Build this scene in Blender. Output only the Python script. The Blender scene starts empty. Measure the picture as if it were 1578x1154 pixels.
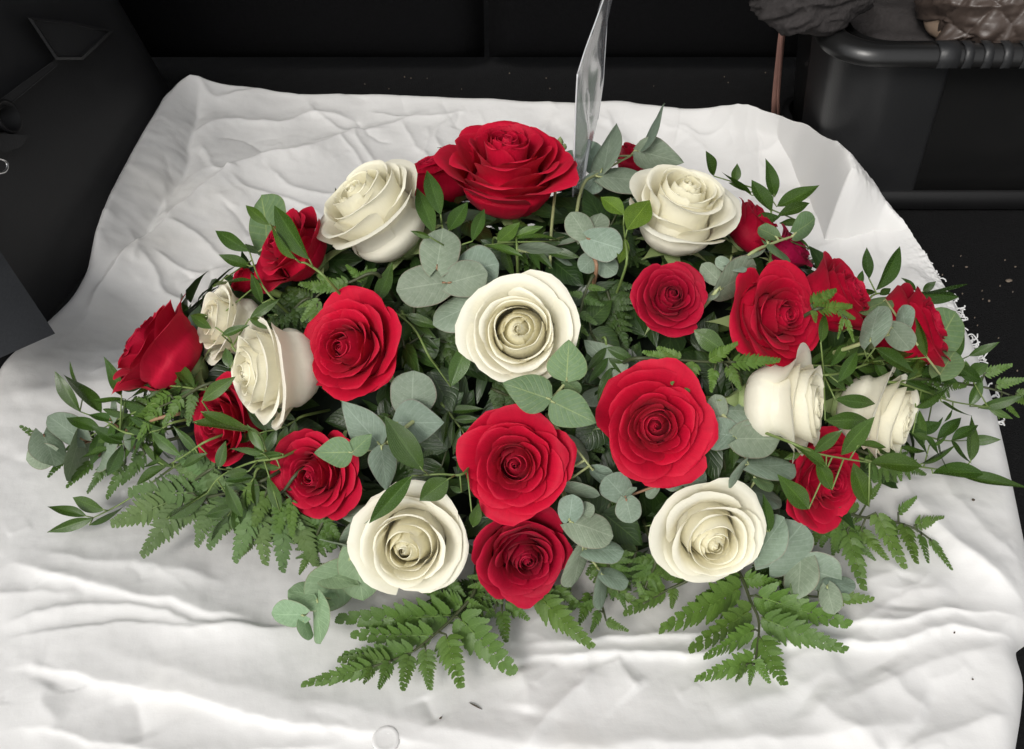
import bpy, math, random
import numpy as np
from mathutils import Vector, Matrix, Quaternion

# ------------------------------------------------------------------ camera, sky, sun, exposure
SC = bpy.context.scene
COL = SC.collection
FPX, CU, CV = 1366.0, 789.0, 577.0                       # focal length and centre in photograph pixels
CAM = Vector((0.0, -0.601, 0.601))
FWD = Vector((0, 1, -1)).normalized(); RGT = Vector((1, 0, 0)); UPV = Vector((0, 1, 1)).normalized()
cd = bpy.data.cameras.new('camera'); cam = bpy.data.objects.new('camera', cd); COL.objects.link(cam)
cam.location = CAM; cam.rotation_euler = (math.radians(45), 0, 0)
cd.sensor_width = 36; cd.lens = 36 * FPX / 1578; cd.clip_start = 0.02; cd.clip_end = 200
SC.camera = cam

W = bpy.data.worlds.new('World'); SC.world = W; W.use_nodes = True
wn = W.node_tree; wn.nodes.clear()
sky = wn.nodes.new('ShaderNodeTexSky'); sky.sky_type = 'NISHITA'; sky.sun_disc = False
sky.sun_elevation = math.radians(44); sky.sun_rotation = math.radians(208); sky.dust_density = 3.0; sky.air_density = 1.2
hs = wn.nodes.new('ShaderNodeHueSaturation'); hs.inputs['Saturation'].default_value = 0.10   # overcast: nearly grey
bg = wn.nodes.new('ShaderNodeBackground'); bg.inputs['Strength'].default_value = 0.14
wo = wn.nodes.new('ShaderNodeOutputWorld')
wn.links.new(sky.outputs[0], hs.inputs['Color']); wn.links.new(hs.outputs[0], bg.inputs[0]); wn.links.new(bg.outputs[0], wo.inputs[0])
sl = bpy.data.lights.new('sun', 'SUN'); sl.energy = 1.4; sl.angle = math.radians(18); sl.color = (1.0, 0.96, 0.9)
so = bpy.data.objects.new('sun', sl); COL.objects.link(so)
so.rotation_euler = Vector((0.34, 0.64, -0.69)).to_track_quat('-Z', 'Y').to_euler()
SC.view_settings.view_transform = 'Standard'; SC.view_settings.look = 'None'
SC.view_settings.gamma = 1.0; SC.view_settings.use_curve_mapping = False
SC.view_settings.exposure = 0.08
SC.render.engine = 'CYCLES'
SC.cycles.use_denoising = True
SC.cycles.max_bounces = 10; SC.cycles.transparent_max_bounces = 16; SC.cycles.transmission_bounces = 8

RND = random.Random(11)
NPR = np.random.RandomState(5)

# ------------------------------------------------------------------ geometry helpers
def ray(u, v):
    return FWD + RGT * ((u - CU) / FPX) - UPV * ((v - CV) / FPX)          # depth 1 along the view axis
def at_z(u, v, z):
    d = ray(u, v); return CAM + d * ((z - CAM.z) / d.z)
def at_y(u, v, y):
    d = ray(u, v); return CAM + d * ((y - CAM.y) / d.y)
MC, MA = Vector((0.015, -0.03, -0.01)), Vector((0.40, 0.215, 0.225))      # the mound the flower heads sit on
def mound_depth(u, v, k=1.0):
    d = ray(u, v); zp = (0.012 - CAM.z) / d.z
    o = CAM - MC
    oo = Vector((o.x / (MA.x * k), o.y / (MA.y * k), o.z / (MA.z * k))); dd = Vector((d.x / (MA.x * k), d.y / (MA.y * k), d.z / (MA.z * k)))
    a = dd.dot(dd); b = 2 * oo.dot(dd); c = oo.dot(oo) - 1
    q = b * b - 4 * a * c
    if q <= 0: return min(zp, -b / (2 * a))
    t = (-b - math.sqrt(q)) / (2 * a)
    return min(t, zp)
def on_mound(u, v, lift=0.0, k=1.0):
    p = CAM + ray(u, v) * (mound_depth(u, v, k) - lift)
    if p.z < 0.006: p = at_z(u, v, 0.006)
    return p
def mound_normal(p):
    q = p - MC
    n = Vector((q.x / MA.x ** 2, q.y / MA.y ** 2, max(q.z, 0.02) / MA.z ** 2))
    return n.normalized()

def new_mesh(name, verts, faces, uvs=None, smooth=True, attr=None):
    me = bpy.data.meshes.new(name)
    me.from_pydata([tuple(p) for p in verts], [], [tuple(f) for f in faces])
    if smooth: me.polygons.foreach_set('use_smooth', [True] * len(me.polygons))
    if uvs is not None:
        ul = me.uv_layers.new(name='UVMap')
        li = np.empty(len(me.loops), dtype=np.int32); me.loops.foreach_get('vertex_index', li)
        ul.data.foreach_set('uv', np.asarray(uvs, dtype=np.float32)[li].ravel())
    if attr is not None:
        at = me.attributes.new('tint', 'FLOAT', 'POINT'); at.data.foreach_set('value', np.asarray(attr, dtype=np.float32))
    me.update()
    return me
def grid_faces(nu, nv, closed_u=False):
    f = []
    for i in range(nu if closed_u else nu - 1):
        a = i * nv; b = ((i + 1) % nu) * nv
        for j in range(nv - 1):
            f.append((a + j, b + j, b + j + 1, a + j + 1))
    return f
def link(name, me, mat=None, parent=None):
    o = bpy.data.objects.new(name, me); COL.objects.link(o)
    if mat is not None and len(me.materials) == 0: me.materials.append(mat)
    if parent is not None: o.parent = parent
    return o
def tag(o, label, cat, group=None, kind=None):
    o['label'] = label; o['category'] = cat
    if group: o['group'] = group
    if kind: o['kind'] = kind
    return o
def empty(name, loc=(0, 0, 0)):
    o = bpy.data.objects.new(name, None); COL.objects.link(o); o.location = loc; o.empty_display_size = 0.02
    return o
def tube_arrays(pts, rad, seg=8, cap=True):
    pts = [Vector(p) for p in pts]; n = len(pts)
    rad = rad if isinstance(rad, (list, tuple)) else [rad] * n
    V, F, UV = [], [], []
    prev = None
    for i, p in enumerate(pts):
        t = (pts[min(i + 1, n - 1)] - pts[max(i - 1, 0)])
        t = t.normalized() if t.length > 1e-9 else Vector((0, 0, 1))
        if prev is None:
            a = t.orthogonal().normalized()
        else:
            a = prev - t * prev.dot(t)
            a = a.normalized() if a.length > 1e-6 else t.orthogonal().normalized()
        prev = a; b = t.cross(a)
        for k in range(seg):
            g = 2 * math.pi * k / seg
            V.append(p + (a * math.cos(g) + b * math.sin(g)) * rad[i]); UV.append((i / max(n - 1, 1), k / seg))
    for i in range(n - 1):
        for k in range(seg):
            F.append((i * seg + k, i * seg + (k + 1) % seg, (i + 1) * seg + (k + 1) % seg, (i + 1) * seg + k))
    if cap:
        F.append(tuple(range(seg - 1, -1, -1))); F.append(tuple((n - 1) * seg + k for k in range(seg)))
    return V, F, UV
def smooth_path(pts, n=6):
    pts = [Vector(p) for p in pts]
    if len(pts) < 3: return [pts[0].lerp(pts[-1], i / n) for i in range(n + 1)]
    out = []
    for i in range(len(pts) - 1):
        p0 = pts[max(i - 1, 0)]; p1 = pts[i]; p2 = pts[i + 1]; p3 = pts[min(i + 2, len(pts) - 1)]
        for k in range(n):
            t = k / n
            out.append(0.5 * ((2 * p1) + (p2 - p0) * t + (2 * p0 - 5 * p1 + 4 * p2 - p3) * t * t + (3 * p1 - p0 - 3 * p2 + p3) * t ** 3))
    out.append(pts[-1]); return out
def tube(name, pts, rad, mat, parent, seg=8):
    org = Vector(parent.location) if parent is not None else Vector()
    V, F, UV = tube_arrays([Vector(p) - org for p in pts], rad, seg)
    return link(name, new_mesh(name, V, F, UV), mat, parent)
def join_arrays(parts):
    V, F = [], []
    for v, f in parts:
        o = len(V); V += list(v); F += [tuple(i + o for i in q) for q in f]
    return V, F
def box_arrays(x0, x1, y0, y1, z0, z1):
    V = [(x, y, z) for x in (x0, x1) for y in (y0, y1) for z in (z0, z1)]
    F = [(0, 1, 3, 2), (4, 6, 7, 5), (0, 4, 5, 1), (2, 3, 7, 6), (0, 2, 6, 4), (1, 5, 7, 3)]
    return V, F

_perm = NPR.permutation(256); _perm = np.concatenate([_perm, _perm, _perm])
_gr = NPR.rand(256) * 2 * math.pi
def perlin(x, y):
    xi = np.floor(x).astype(int); yi = np.floor(y).astype(int); xf = x - xi; yf = y - yi
    def g(ix, iy, dx, dy):
        h = _gr[_perm[(_perm[ix & 255] + iy) & 511] & 255]
        return np.cos(h) * dx + np.sin(h) * dy
    u = xf ** 3 * (xf * (6 * xf - 15) + 10); v = yf ** 3 * (yf * (6 * yf - 15) + 10)
    a = g(xi, yi, xf, yf); b = g(xi + 1, yi, xf - 1, yf); c = g(xi, yi + 1, xf, yf - 1); d = g(xi + 1, yi + 1, xf - 1, yf - 1)
    return (a * (1 - u) + b * u) * (1 - v) + (c * (1 - u) + d * u) * v
def sstep(a, b, x):
    t = np.clip((x - a) / (b - a), 0, 1); return t * t * (3 - 2 * t)

# ------------------------------------------------------------------ materials (all procedural)
class NT:
    def __init__(s, name):
        s.m = bpy.data.materials.new(name); s.m.use_nodes = True
        s.t = s.m.node_tree; s.t.nodes.clear()
        s.out = s.n('ShaderNodeOutputMaterial')
    def n(s, typ, **kw):
        x = s.t.nodes.new(typ)
        for k, v in kw.items(): setattr(x, k, v)
        return x
    def l(s, a, b): s.t.links.new(a, b)
    def val(s, sock, v):
        if hasattr(v, 'links'): s.l(v, sock)
        else: sock.default_value = v
    def math(s, op, a, b=None, c=None, clamp=False):
        x = s.n('ShaderNodeMath', operation=op, use_clamp=clamp)
        for i, v in enumerate((a, b, c)):
            if v is not None: s.val(x.inputs[i], v)
        return x.outputs[0]
    def mix(s, f, a, b, typ='MIX'):
        x = s.n('ShaderNodeMix', data_type='RGBA', blend_type=typ); s.val(x.inputs[0], f); s.val(x.inputs[6], a); s.val(x.inputs[7], b)
        return x.outputs[2]
    def ramp(s, f, stops):
        x = s.n('ShaderNodeValToRGB'); e = x.color_ramp.elements
        while len(e) < len(stops): e.new(0.5)
        for el, (p, c) in zip(e, stops): el.position = p; el.color = c
        s.l(f, x.inputs[0]); return x.outputs[0]
    def noise(s, vec, scale, detail=3, rough=0.5):
        x = s.n('ShaderNodeTexNoise'); x.inputs['Scale'].default_value = scale; x.inputs['Detail'].default_value = detail; x.inputs['Roughness'].default_value = rough
        if vec is not None: s.l(vec, x.inputs['Vector'])
        return x.outputs['Fac']
    def mapping(s, vec, scale):
        x = s.n('ShaderNodeMapping'); x.inputs['Scale'].default_value = scale; s.l(vec, x.inputs['Vector']); return x.outputs[0]
    def bump(s, h, strength, dist):
        x = s.n('ShaderNodeBump'); x.inputs['Strength'].default_value = strength; x.inputs['Distance'].default_value = dist; s.l(h, x.inputs['Height']); return x.outputs[0]
    def bsdf(s, color, rough=0.5, normal=None, **kw):
        b = s.n('ShaderNodeBsdfPrincipled'); s.val(b.inputs['Base Color'], color); s.val(b.inputs['Roughness'], rough)
        if normal is not None: s.l(normal, b.inputs['Normal'])
        for k, v in kw.items(): s.val(b.inputs[k.replace('_', ' ')], v)
        return b
    def finish(s, sh): s.l(sh, s.out.inputs['Surface']); return s.m
    def translucent(s, b, color, fac, normal=None):
        t = s.n('ShaderNodeBsdfTranslucent'); s.val(t.inputs['Color'], color)
        if normal is not None: s.l(normal, t.inputs['Normal'])
        m = s.n('ShaderNodeMixShader'); s.val(m.inputs[0], fac); s.l(b.outputs[0], m.inputs[1]); s.l(t.outputs[0], m.inputs[2])
        return m.outputs[0]
def C(r, g, b): return (r, g, b, 1.0)

def mat_petal(name, red):
    n = NT(name); uv = n.n('ShaderNodeUVMap').outputs[0]; oi = n.n('ShaderNodeObjectInfo')
    vein = n.noise(n.mapping(uv, (26, 1.6, 1)), 1.0, 4, 0.6)
    blot = n.noise(n.n('ShaderNodeTexCoord').outputs['Object'], 55, 3)
    tint = n.n('ShaderNodeAttribute', attribute_name='tint').outputs['Fac']
    sx = n.n('ShaderNodeSeparateXYZ'); n.l(uv, sx.inputs[0])
    if red:
        base = n.mix(tint, C(0.55, 0.003, 0.036), C(0.66, 0.004, 0.036))
        col = n.mix(n.math('MULTIPLY', vein, 0.6), base, C(0.34, 0.001, 0.018))
        col = n.mix(1.0, col, oi.outputs['Color'], 'MULTIPLY')
        rim = n.math('MULTIPLY', n.math('SUBTRACT', sx.outputs['Y'], 0.93, None, True), 4.5)
        col = n.mix(rim, col, n.mix(1.0, C(0.74, 0.035, 0.075), oi.outputs['Color'], 'MULTIPLY'))
        nb = n.bump(vein, 0.22, 0.0012)
        b = n.bsdf(col, 0.62, nb, Sheen_Weight=0.12, Sheen_Roughness=0.5, Sheen_Tint=C(1, 0.25, 0.3), Specular_IOR_Level=0.2)
        return n.finish(n.translucent(b, n.mix(1.0, C(0.85, 0.01, 0.03), oi.outputs['Color'], 'MULTIPLY'), 0.12, nb))
    base = n.mix(tint, C(0.99, 0.95, 0.72), C(0.98, 0.955, 0.81))
    col = n.mix(n.math('MULTIPLY', vein, 0.08), base, C(0.86, 0.82, 0.62))
    col = n.mix(n.math('MULTIPLY', n.math('SUBTRACT', blot, 0.62, None, True), 1.3), col, C(0.74, 0.64, 0.42))
    green = n.math('MULTIPLY', n.math('SUBTRACT', 0.22, sx.outputs['Y'], None, True), 2.0)
    col = n.mix(green, col, C(0.80, 0.84, 0.56))
    col = n.mix(1.0, col, oi.outputs['Color'], 'MULTIPLY')
    nb = n.bump(vein, 0.20, 0.0012)
    b = n.bsdf(col, 0.55, nb, Specular_IOR_Level=0.25)
    return n.finish(n.translucent(b, n.mix(1.0, C(0.93, 0.88, 0.74), oi.outputs['Color'], 'MULTIPLY'), 0.27, nb))
M = {}
M['red'] = mat_petal('red_petal', True); M['cream'] = mat_petal('cream_petal', False)

def mat_leaf(name, c1, c2, cv, rough, trans, margin=None, parallel=False, bloom=0.0, spec=0.4):
    n = NT(name); uv = n.n('ShaderNodeUVMap').outputs[0]; oi = n.n('ShaderNodeObjectInfo')
    sx = n.n('ShaderNodeSeparateXYZ'); n.l(uv, sx.inputs[0]); s, v = sx.outputs['X'], sx.outputs['Y']
    ac = n.math('ABSOLUTE', n.math('SUBTRACT', n.math('MULTIPLY', v, 2.0), 1.0))            # 0 at midrib, 1 at edge
    oc = n.n('ShaderNodeTexCoord').outputs['Object']
    big = n.noise(oc, 3.0, 3); fine = n.noise(oc, 30.0, 3)
    col = n.mix(big, c1, c2)
    col = n.mix(n.math('MULTIPLY', fine, 0.25), col, n.mix(0.5, c1, C(0.01, 0.02, 0.01)))
    if bloom: col = n.mix(n.math('MULTIPLY', n.math('SUBTRACT', n.noise(oc, 7.0, 4, 0.65), 0.45, None, True), bloom), col, C(0.42, 0.48, 0.41))
    mid = n.math('SUBTRACT', 1.0, n.math('DIVIDE', ac, 0.05), None, True)
    if parallel:
        w = n.math('SINE', n.math('MULTIPLY', v, 95.0)); vv = n.math('MULTIPLY', n.math('ADD', w, 1.0), 0.5); h = vv
        vf = n.math('MULTIPLY', vv, 0.04)
    else:
        arg = n.math('ADD', n.math('MULTIPLY', s, 46.0), n.math('MULTIPLY', ac, -16.0))
        w = n.math('POWER', n.math('MULTIPLY', n.math('ADD', n.math('SINE', arg), 1.0), 0.5), 9.0); h = w
        vf = n.math('MULTIPLY', w, 0.22)
    col = n.mix(n.math('MAXIMUM', vf, n.math('MULTIPLY', mid, 0.75)), col, cv)
    if margin: col = n.mix(n.math('MULTIPLY', n.math('SUBTRACT', ac, 0.94, None, True), 10.0, None, True), col, margin)
    col = n.mix(1.0, col, oi.outputs['Color'], 'MULTIPLY')
    nb = n.bump(n.math('ADD', n.math('MULTIPLY', h, -0.5), n.math('MULTIPLY', fine, 0.8)), 0.25, 0.0012)
    rg = n.math('ADD', rough - 0.08, n.math('MULTIPLY', fine, 0.16))
    b = n.bsdf(col, rg, nb, Specular_IOR_Level=spec)
    return n.finish(n.translucent(b, n.mix(0.35, col, C(0.30, 0.50, 0.06)), trans, nb))
M['euc'] = mat_leaf('eucalyptus_leaf', C(0.180, 0.245, 0.172), C(0.275, 0.345, 0.255), C(0.36, 0.44, 0.34), 0.58, 0.12, C(0.26, 0.17, 0.15), False, 0.9, 0.35)
M['euc_green'] = mat_leaf('eucalyptus_leaf_green', C(0.120, 0.205, 0.085), C(0.160, 0.255, 0.115), C(0.34, 0.42, 0.16), 0.5, 0.16, C(0.22, 0.25, 0.10), False, 0.45, 0.35)
M['ruscus'] = mat_leaf('ruscus_leaf', C(0.030, 0.068, 0.010), C(0.068, 0.132, 0.018), C(0.11, 0.20, 0.04), 0.26, 0.10, None, True, 0.0, 0.55)
M['fern'] = mat_leaf('fern_leaf', C(0.060, 0.122, 0.018), C(0.110, 0.195, 0.034), C(0.15, 0.24, 0.05), 0.40, 0.14, None, False, 0.0, 0.4)
M['fern_back'] = mat_leaf('fern_leaf_underside', C(0.085, 0.150, 0.045), C(0.130, 0.200, 0.070), C(0.17, 0.25, 0.09), 0.5, 0.14, None, False, 0.0, 0.3)
M['salal'] = mat_leaf('salal_leaf', C(0.014, 0.036, 0.008), C(0.030, 0.064, 0.013), C(0.08, 0.14, 0.04), 0.34, 0.08, None, False, 0.0, 0.45)  # dark green leaf, deepened further to carry the shade of the gaps

def mat_simple(name, c1, c2, rough, scale=40, bump=0.2, dist=0.001, **kw):
    n = NT(name); oc = n.n('ShaderNodeTexCoord').outputs['Object']; f = n.noise(oc, scale, 4)
    b = n.bsdf(n.mix(f, c1, c2), rough, n.bump(f, bump, dist), **kw); return n.finish(b.outputs[0])
M['stem'] = mat_simple('green_stem', C(0.13, 0.20, 0.05), C(0.20, 0.27, 0.08), 0.5, 60)
M['stem_pale'] = mat_simple('pale_stem', C(0.32, 0.38, 0.16), C(0.42, 0.44, 0.22), 0.55, 60)
M['stem_red'] = mat_simple('reddish_stem', C(0.26, 0.12, 0.08), C(0.30, 0.20, 0.10), 0.55, 60)
M['stem_dark'] = mat_simple('dark_stem', C(0.035, 0.05, 0.02), C(0.07, 0.08, 0.03), 0.55, 60)
M['sepal'] = mat_simple('sepal', C(0.20, 0.28, 0.10), C(0.30, 0.36, 0.16), 0.6, 90)
M['foam'] = mat_simple('floral_foam', C(0.004, 0.010, 0.004), C(0.008, 0.016, 0.007), 0.95, 300, 0.4)  # green foam taken near black so gaps read as deep shade

def mat_sheet():
    n = NT('white_cotton'); tc = n.n('ShaderNodeTexCoord'); oc = tc.outputs['Object']
    big = n.noise(oc, 5.0, 4); st = n.noise(oc, 2.6, 4, 0.6)
    col = n.mix(big, C(0.755, 0.748, 0.735), C(0.795, 0.787, 0.770))
    col = n.mix(n.math('MULTIPLY', n.math('SUBTRACT', st, 0.56, None, True), 1.6), col, C(0.75, 0.69, 0.56))   # old yellowish stains
    weave = n.noise(oc, 900, 2); crump = n.noise(oc, 45, 4, 0.5)
    crink = n.noise(n.mapping(oc, (38, 85, 40)), 1.0, 5, 0.6); crink2 = n.noise(n.mapping(oc, (95, 42, 40)), 1.0, 5, 0.6)
    h = n.math('ADD', n.math('MULTIPLY', weave, 0.12), n.math('ADD', crump, n.math('ADD', crink, crink2)))
    b = n.bsdf(col, 0.55, n.bump(h, 0.22, 0.0014), Sheen_Weight=0.15, Sheen_Roughness=0.4, Specular_IOR_Level=0.3)
    return n.finish(n.translucent(b, C(0.8, 0.8, 0.78), 0.06))
M['sheet'] = mat_sheet()
def mat_lace():
    n = NT('white_lace'); oc = n.n('ShaderNodeTexCoord').outputs['Object']
    v = n.n('ShaderNodeTexVoronoi'); v.inputs['Scale'].default_value = 190; n.l(oc, v.inputs['Vector'])
    f = n.noise(oc, 120, 4)
    b = n.bsdf(n.mix(f, C(0.72, 0.72, 0.72), C(0.84, 0.84, 0.83)), 0.8, n.bump(n.math('ADD', v.outputs['Distance'], f), 0.8, 0.002))
    return n.finish(n.translucent(b, C(0.8, 0.8, 0.8), 0.1))
M['lace'] = mat_lace()
def mat_carpet():
    n = NT('black_carpet'); oc = n.n('ShaderNodeTexCoord').outputs['Object']
    f = n.noise(oc, 420, 4, 0.75); g = n.noise(oc, 30, 3)
    lint = n.math('GREATER_THAN', n.noise(n.mapping(oc, (1, 1, 1)), 150, 1), 0.83)
    col = n.mix(f, C(0.002, 0.002, 0.0025), C(0.026, 0.026, 0.027)); col = n.mix(n.math('MULTIPLY', g, 0.4), col, C(0.011, 0.011, 0.011))
    col = n.mix(n.math('MULTIPLY', lint, 0.35), col, C(0.08, 0.07, 0.06))
    return n.finish(n.bsdf(col, 1.0, n.bump(f, 1.0, 0.004), Specular_IOR_Level=0.1).outputs[0])
M['carpet'] = mat_carpet()
def mat_plastic(name, c, rough, grain=500, bump=0.25, spec=0.4):
    n = NT(name); oc = n.n('ShaderNodeTexCoord').outputs['Object']
    f = n.noise(oc, grain, 2); g = n.noise(oc, 9, 5, 0.65)
    col = n.mix(n.math('MULTIPLY', n.math('SUBTRACT', g, 0.5, None, True), 0.7), c, C(c[0] * 2.2 + 0.004, c[1] * 2.15 + 0.004, c[2] * 2.1 + 0.004))
    return n.finish(n.bsdf(col, n.math('ADD', rough - 0.06, n.math('MULTIPLY', g, 0.12)), n.bump(f, bump, 0.0006), Specular_IOR_Level=spec).outputs[0])
M['trim'] = mat_plastic('black_trim_plastic', C(0.024, 0.024, 0.025), 0.5)
M['trim_dark'] = mat_plastic('dark_trim_plastic', C(0.004, 0.004, 0.0045), 0.6)
M['sill'] = mat_plastic('grained_sill_plastic', C(0.016, 0.0175, 0.020), 0.6, 260, 0.6)
M['crate'] = mat_plastic('black_crate_plastic', C(0.018, 0.0185, 0.0195), 0.42, 380, 0.3)
M['crate_rim'] = mat_plastic('crate_rim_plastic', C(0.012, 0.012, 0.012), 0.30, 300, 0.1, 0.5)
M['seat'] = mat_simple('seat_fabric', C(0.0015, 0.0015, 0.0018), C(0.005, 0.005, 0.0055), 0.95, 300, 0.5, 0.001, Specular_IOR_Level=0.1)
M['fleece'] = mat_simple('charcoal_fleece', C(0.030, 0.027, 0.027), C(0.055, 0.050, 0.049), 1.0, 250, 0.7, 0.002, Specular_IOR_Level=0.1)
M['jacket'] = mat_simple('brown_satin', C(0.050, 0.036, 0.030), C(0.085, 0.064, 0.053), 0.42, 120, 0.35, 0.0015, Specular_IOR_Level=0.5)
M['tan'] = mat_simple('tan_lining', C(0.24, 0.17, 0.12), C(0.30, 0.22, 0.16), 0.8, 80)
M['strap'] = mat_simple('dusty_pink_ribbon', C(0.26, 0.135, 0.105), C(0.36, 0.19, 0.155), 0.7, 90)
M['metal'] = mat_simple('bright_steel', C(0.55, 0.55, 0.55), C(0.65, 0.65, 0.65), 0.25, 50, 0.05, 0.0005, Metallic=1.0)
M['headliner'] = mat_simple('grey_headlining', C(0.10, 0.10, 0.10), C(0.14, 0.14, 0.14), 0.95, 200, 0.3)
M['button'] = mat_simple('pearl_button', C(0.78, 0.78, 0.77), C(0.84, 0.84, 0.83), 0.25, 60, 0.05)
M['crumb'] = mat_simple('dry_crumb', C(0.13, 0.10, 0.075), C(0.22, 0.18, 0.14), 0.9, 200)
M['fleck'] = mat_simple('dark_fleck', C(0.03, 0.025, 0.02), C(0.10, 0.07, 0.04), 0.9, 200)
def mat_film():
    n = NT('clear_cellophane'); oc = n.n('ShaderNodeTexCoord').outputs['Object']
    f = n.noise(n.mapping(oc, (30, 30, 9)), 1.0, 4)
    nb = n.bump(f, 0.25, 0.002)
    g = n.n('ShaderNodeBsdfGlossy'); g.inputs['Roughness'].default_value = 0.16; n.l(nb, g.inputs['Normal'])
    d = n.n('ShaderNodeBsdfDiffuse'); d.inputs['Color'].default_value = C(0.8, 0.82, 0.85)
    t = n.n('ShaderNodeBsdfTransparent'); t.inputs['Color'].default_value = C(0.96, 0.97, 0.98)
    fr = n.n('ShaderNodeFresnel'); fr.inputs['IOR'].default_value = 1.5; n.l(nb, fr.inputs['Normal'])
    m1 = n.n('ShaderNodeMixShader'); m1.inputs[0].default_value = 0.30; n.l(t.outputs[0], m1.inputs[1]); n.l(d.outputs[0], m1.inputs[2])
    m2 = n.n('ShaderNodeMixShader'); n.l(n.math('MULTIPLY', fr.outputs[0], 0.55), m2.inputs[0]); n.l(m1.outputs[0], m2.inputs[1]); n.l(g.outputs[0], m2.inputs[2])
    return n.finish(m2.outputs[0])
M['film'] = mat_film()
M['clear_rim'] = mat_simple('clear_plastic_edge', C(0.62, 0.64, 0.66), C(0.72, 0.73, 0.75), 0.2, 60, 0.05)

# ------------------------------------------------------------------ the car boot around the sheet
FLOOR = -0.026
def structure(o): o['kind'] = 'structure'; return o
def make_floor():
    n = 160
    xs = np.linspace(-1.0, 1.0, n); ys = np.linspace(-0.42, 0.95, n)
    X, Y = np.meshgrid(xs, ys, indexing='ij')
    Z = FLOOR - 0.003 + 0.0025 * perlin(X * 9, Y * 9) + 0.0012 * perlin(X * 60, Y * 60)
    return structure(link('floor', new_mesh('floor', np.stack([X, Y, Z], -1).reshape(-1, 3), grid_faces(n, n)), M['carpet']))
make_floor()
def slab_grid(fn, nu, nv):                                     # fn(a, b) -> point, a, b in 0..1
    V = [fn(i / (nu - 1), j / (nv - 1)) for i in range(nu) for j in range(nv)]
    return V, grid_faces(nu, nv)
# left side trim: leaning plastic panel over the wheel arch, then the darker sill panel in front of it
TP0, TP1 = Vector((-0.522, -0.02, FLOOR)), Vector((-0.470, 0.62, FLOOR))
TLEAN = Vector((-0.10, 0, 0.40))
def trim_pt(a, b):
    p = TP0.lerp(TP1, a * 1.25 - 0.1) + TLEAN * (b * 1.6)
    p.x += 0.025 * math.sin(math.pi * min(1, a)) * (1 - b) + 0.02 * math.exp(-((b - 0.62) / 0.10) ** 2) * (0.4 + a)
    e = max(0.0, (a - 0.72) / 0.28); p.x -= 0.16 * e ** 2.2; p.y -= 0.03 * e ** 3     # the moulding rounds off towards the seat
    return p
V, F = slab_grid(trim_pt, 50, 40)
wall_left = structure(link('wall_left', new_mesh('wall_left', V, F), M['trim']))
TN = (TP1 - TP0).cross(TLEAN).normalized()
if TN.x < 0: TN = -TN
def on_trim(u, v, off=0.0):
    d = ray(u, v); q = TP0 + TN * (0.03 + off)
    return CAM + d * ((q - CAM).dot(TN) / d.dot(TN))
def ribbon(name, px, w, off, mat, parent, seg=8):
    pts = smooth_path([on_trim(u, v, off) for u, v in px], 8)
    V, F, UV = tube_arrays(pts, w, seg); return link(name, new_mesh(name, V, F, UV), mat, parent)
def facet(name, px, h, inset, mat):                          # raised bevelled plate moulded into the trim
    cu = sum(p[0] for p in px) / len(px); cv = sum(p[1] for p in px) / len(px); n = len(px)
    V = [on_trim(u, v, -0.012) for u, v in px] + [on_trim(u, v, h * 0.8) for u, v in px] + [on_trim(cu + (u - cu) * inset, cv + (v - cv) * inset, h) for u, v in px] + [on_trim(cu + (u - cu) * (inset - .06), cv + (v - cv) * (inset - .06), h * .55) for u, v in px]
    F = [(k * n + i, k * n + (i + 1) % n, k * n + n + (i + 1) % n, k * n + n + i) for k in range(3) for i in range(n)] + [tuple(3 * n + i for i in range(n))]
    return link(name, new_mesh(name, V, F, None, False), mat, wall_left)
facet('pocket_frame', [(42, 26), (110, 33), (176, 47), (150, 72), (128, 92), (86, 92), (66, 62)], 0.007, 0.88, M['trim'])
facet('moulding', [(84, 92), (90, 100), (20, 158), (-20, 180), (-20, 168), (30, 130)], 0.001, 0.92, M['trim'])
def disc_on_trim(name, u, v, r, off, mat, depth=0.004):
    c = on_trim(u, v, off); a = TN.orthogonal().normalized(); b = TN.cross(a); V = []; seg = 24
    for k, (rr, dd) in enumerate([(r, 0), (r * 1.0, depth), (r * 0.82, depth), (r * 0.8, -0.012)]):
        for i in range(seg):
            g = 2 * math.pi * i / seg; V.append(c + (a * math.cos(g) + b * math.sin(g)) * rr + TN * dd)
    F = [(k * seg + i, k * seg + (i + 1) % seg, (k + 1) * seg + (i + 1) % seg, (k + 1) * seg + i) for k in range(3) for i in range(seg)]
    F.append(tuple(3 * seg + i for i in range(seg)))
    return link(name, new_mesh(name, V, F), mat, wall_left)
disc_on_trim('fixing_hole', 10, 180, 0.017, 0.004, M['trim_dark'])
fl = [on_trim(u, v, o) for o in (0.012, -0.01) for u, v in ((-14, 205), (44, 208), (34, 226), (8, 234), (-14, 230))]
link('flap', new_mesh('flap', fl, [(0, 1, 2, 3, 4), (9, 8, 7, 6, 5)] + [(i, i + 5, (i + 1) % 5 + 5, (i + 1) % 5) for i in range(5)], smooth=False), M['trim'], wall_left)
hoop = ribbon('lashing_hoop', [(-14, 243), (4, 246), (11, 254), (6, 265), (-14, 268)], 0.0016, 0.012, M['metal'], None)
tag(hoop, 'small bright metal lashing hoop on the dark trim at the left edge', 'lashing hoop')
def sill_pt(a, b):
    return at_z(-90 + 175 * a - 170 * b, 252 + 262 * a + 75 * b, FLOOR + 0.13 - 0.04 * b * b)
V, F = slab_grid(sill_pt, 20, 14)
structure(link('wall_sill', new_mesh('wall_sill', V, F), M['sill']))

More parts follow.
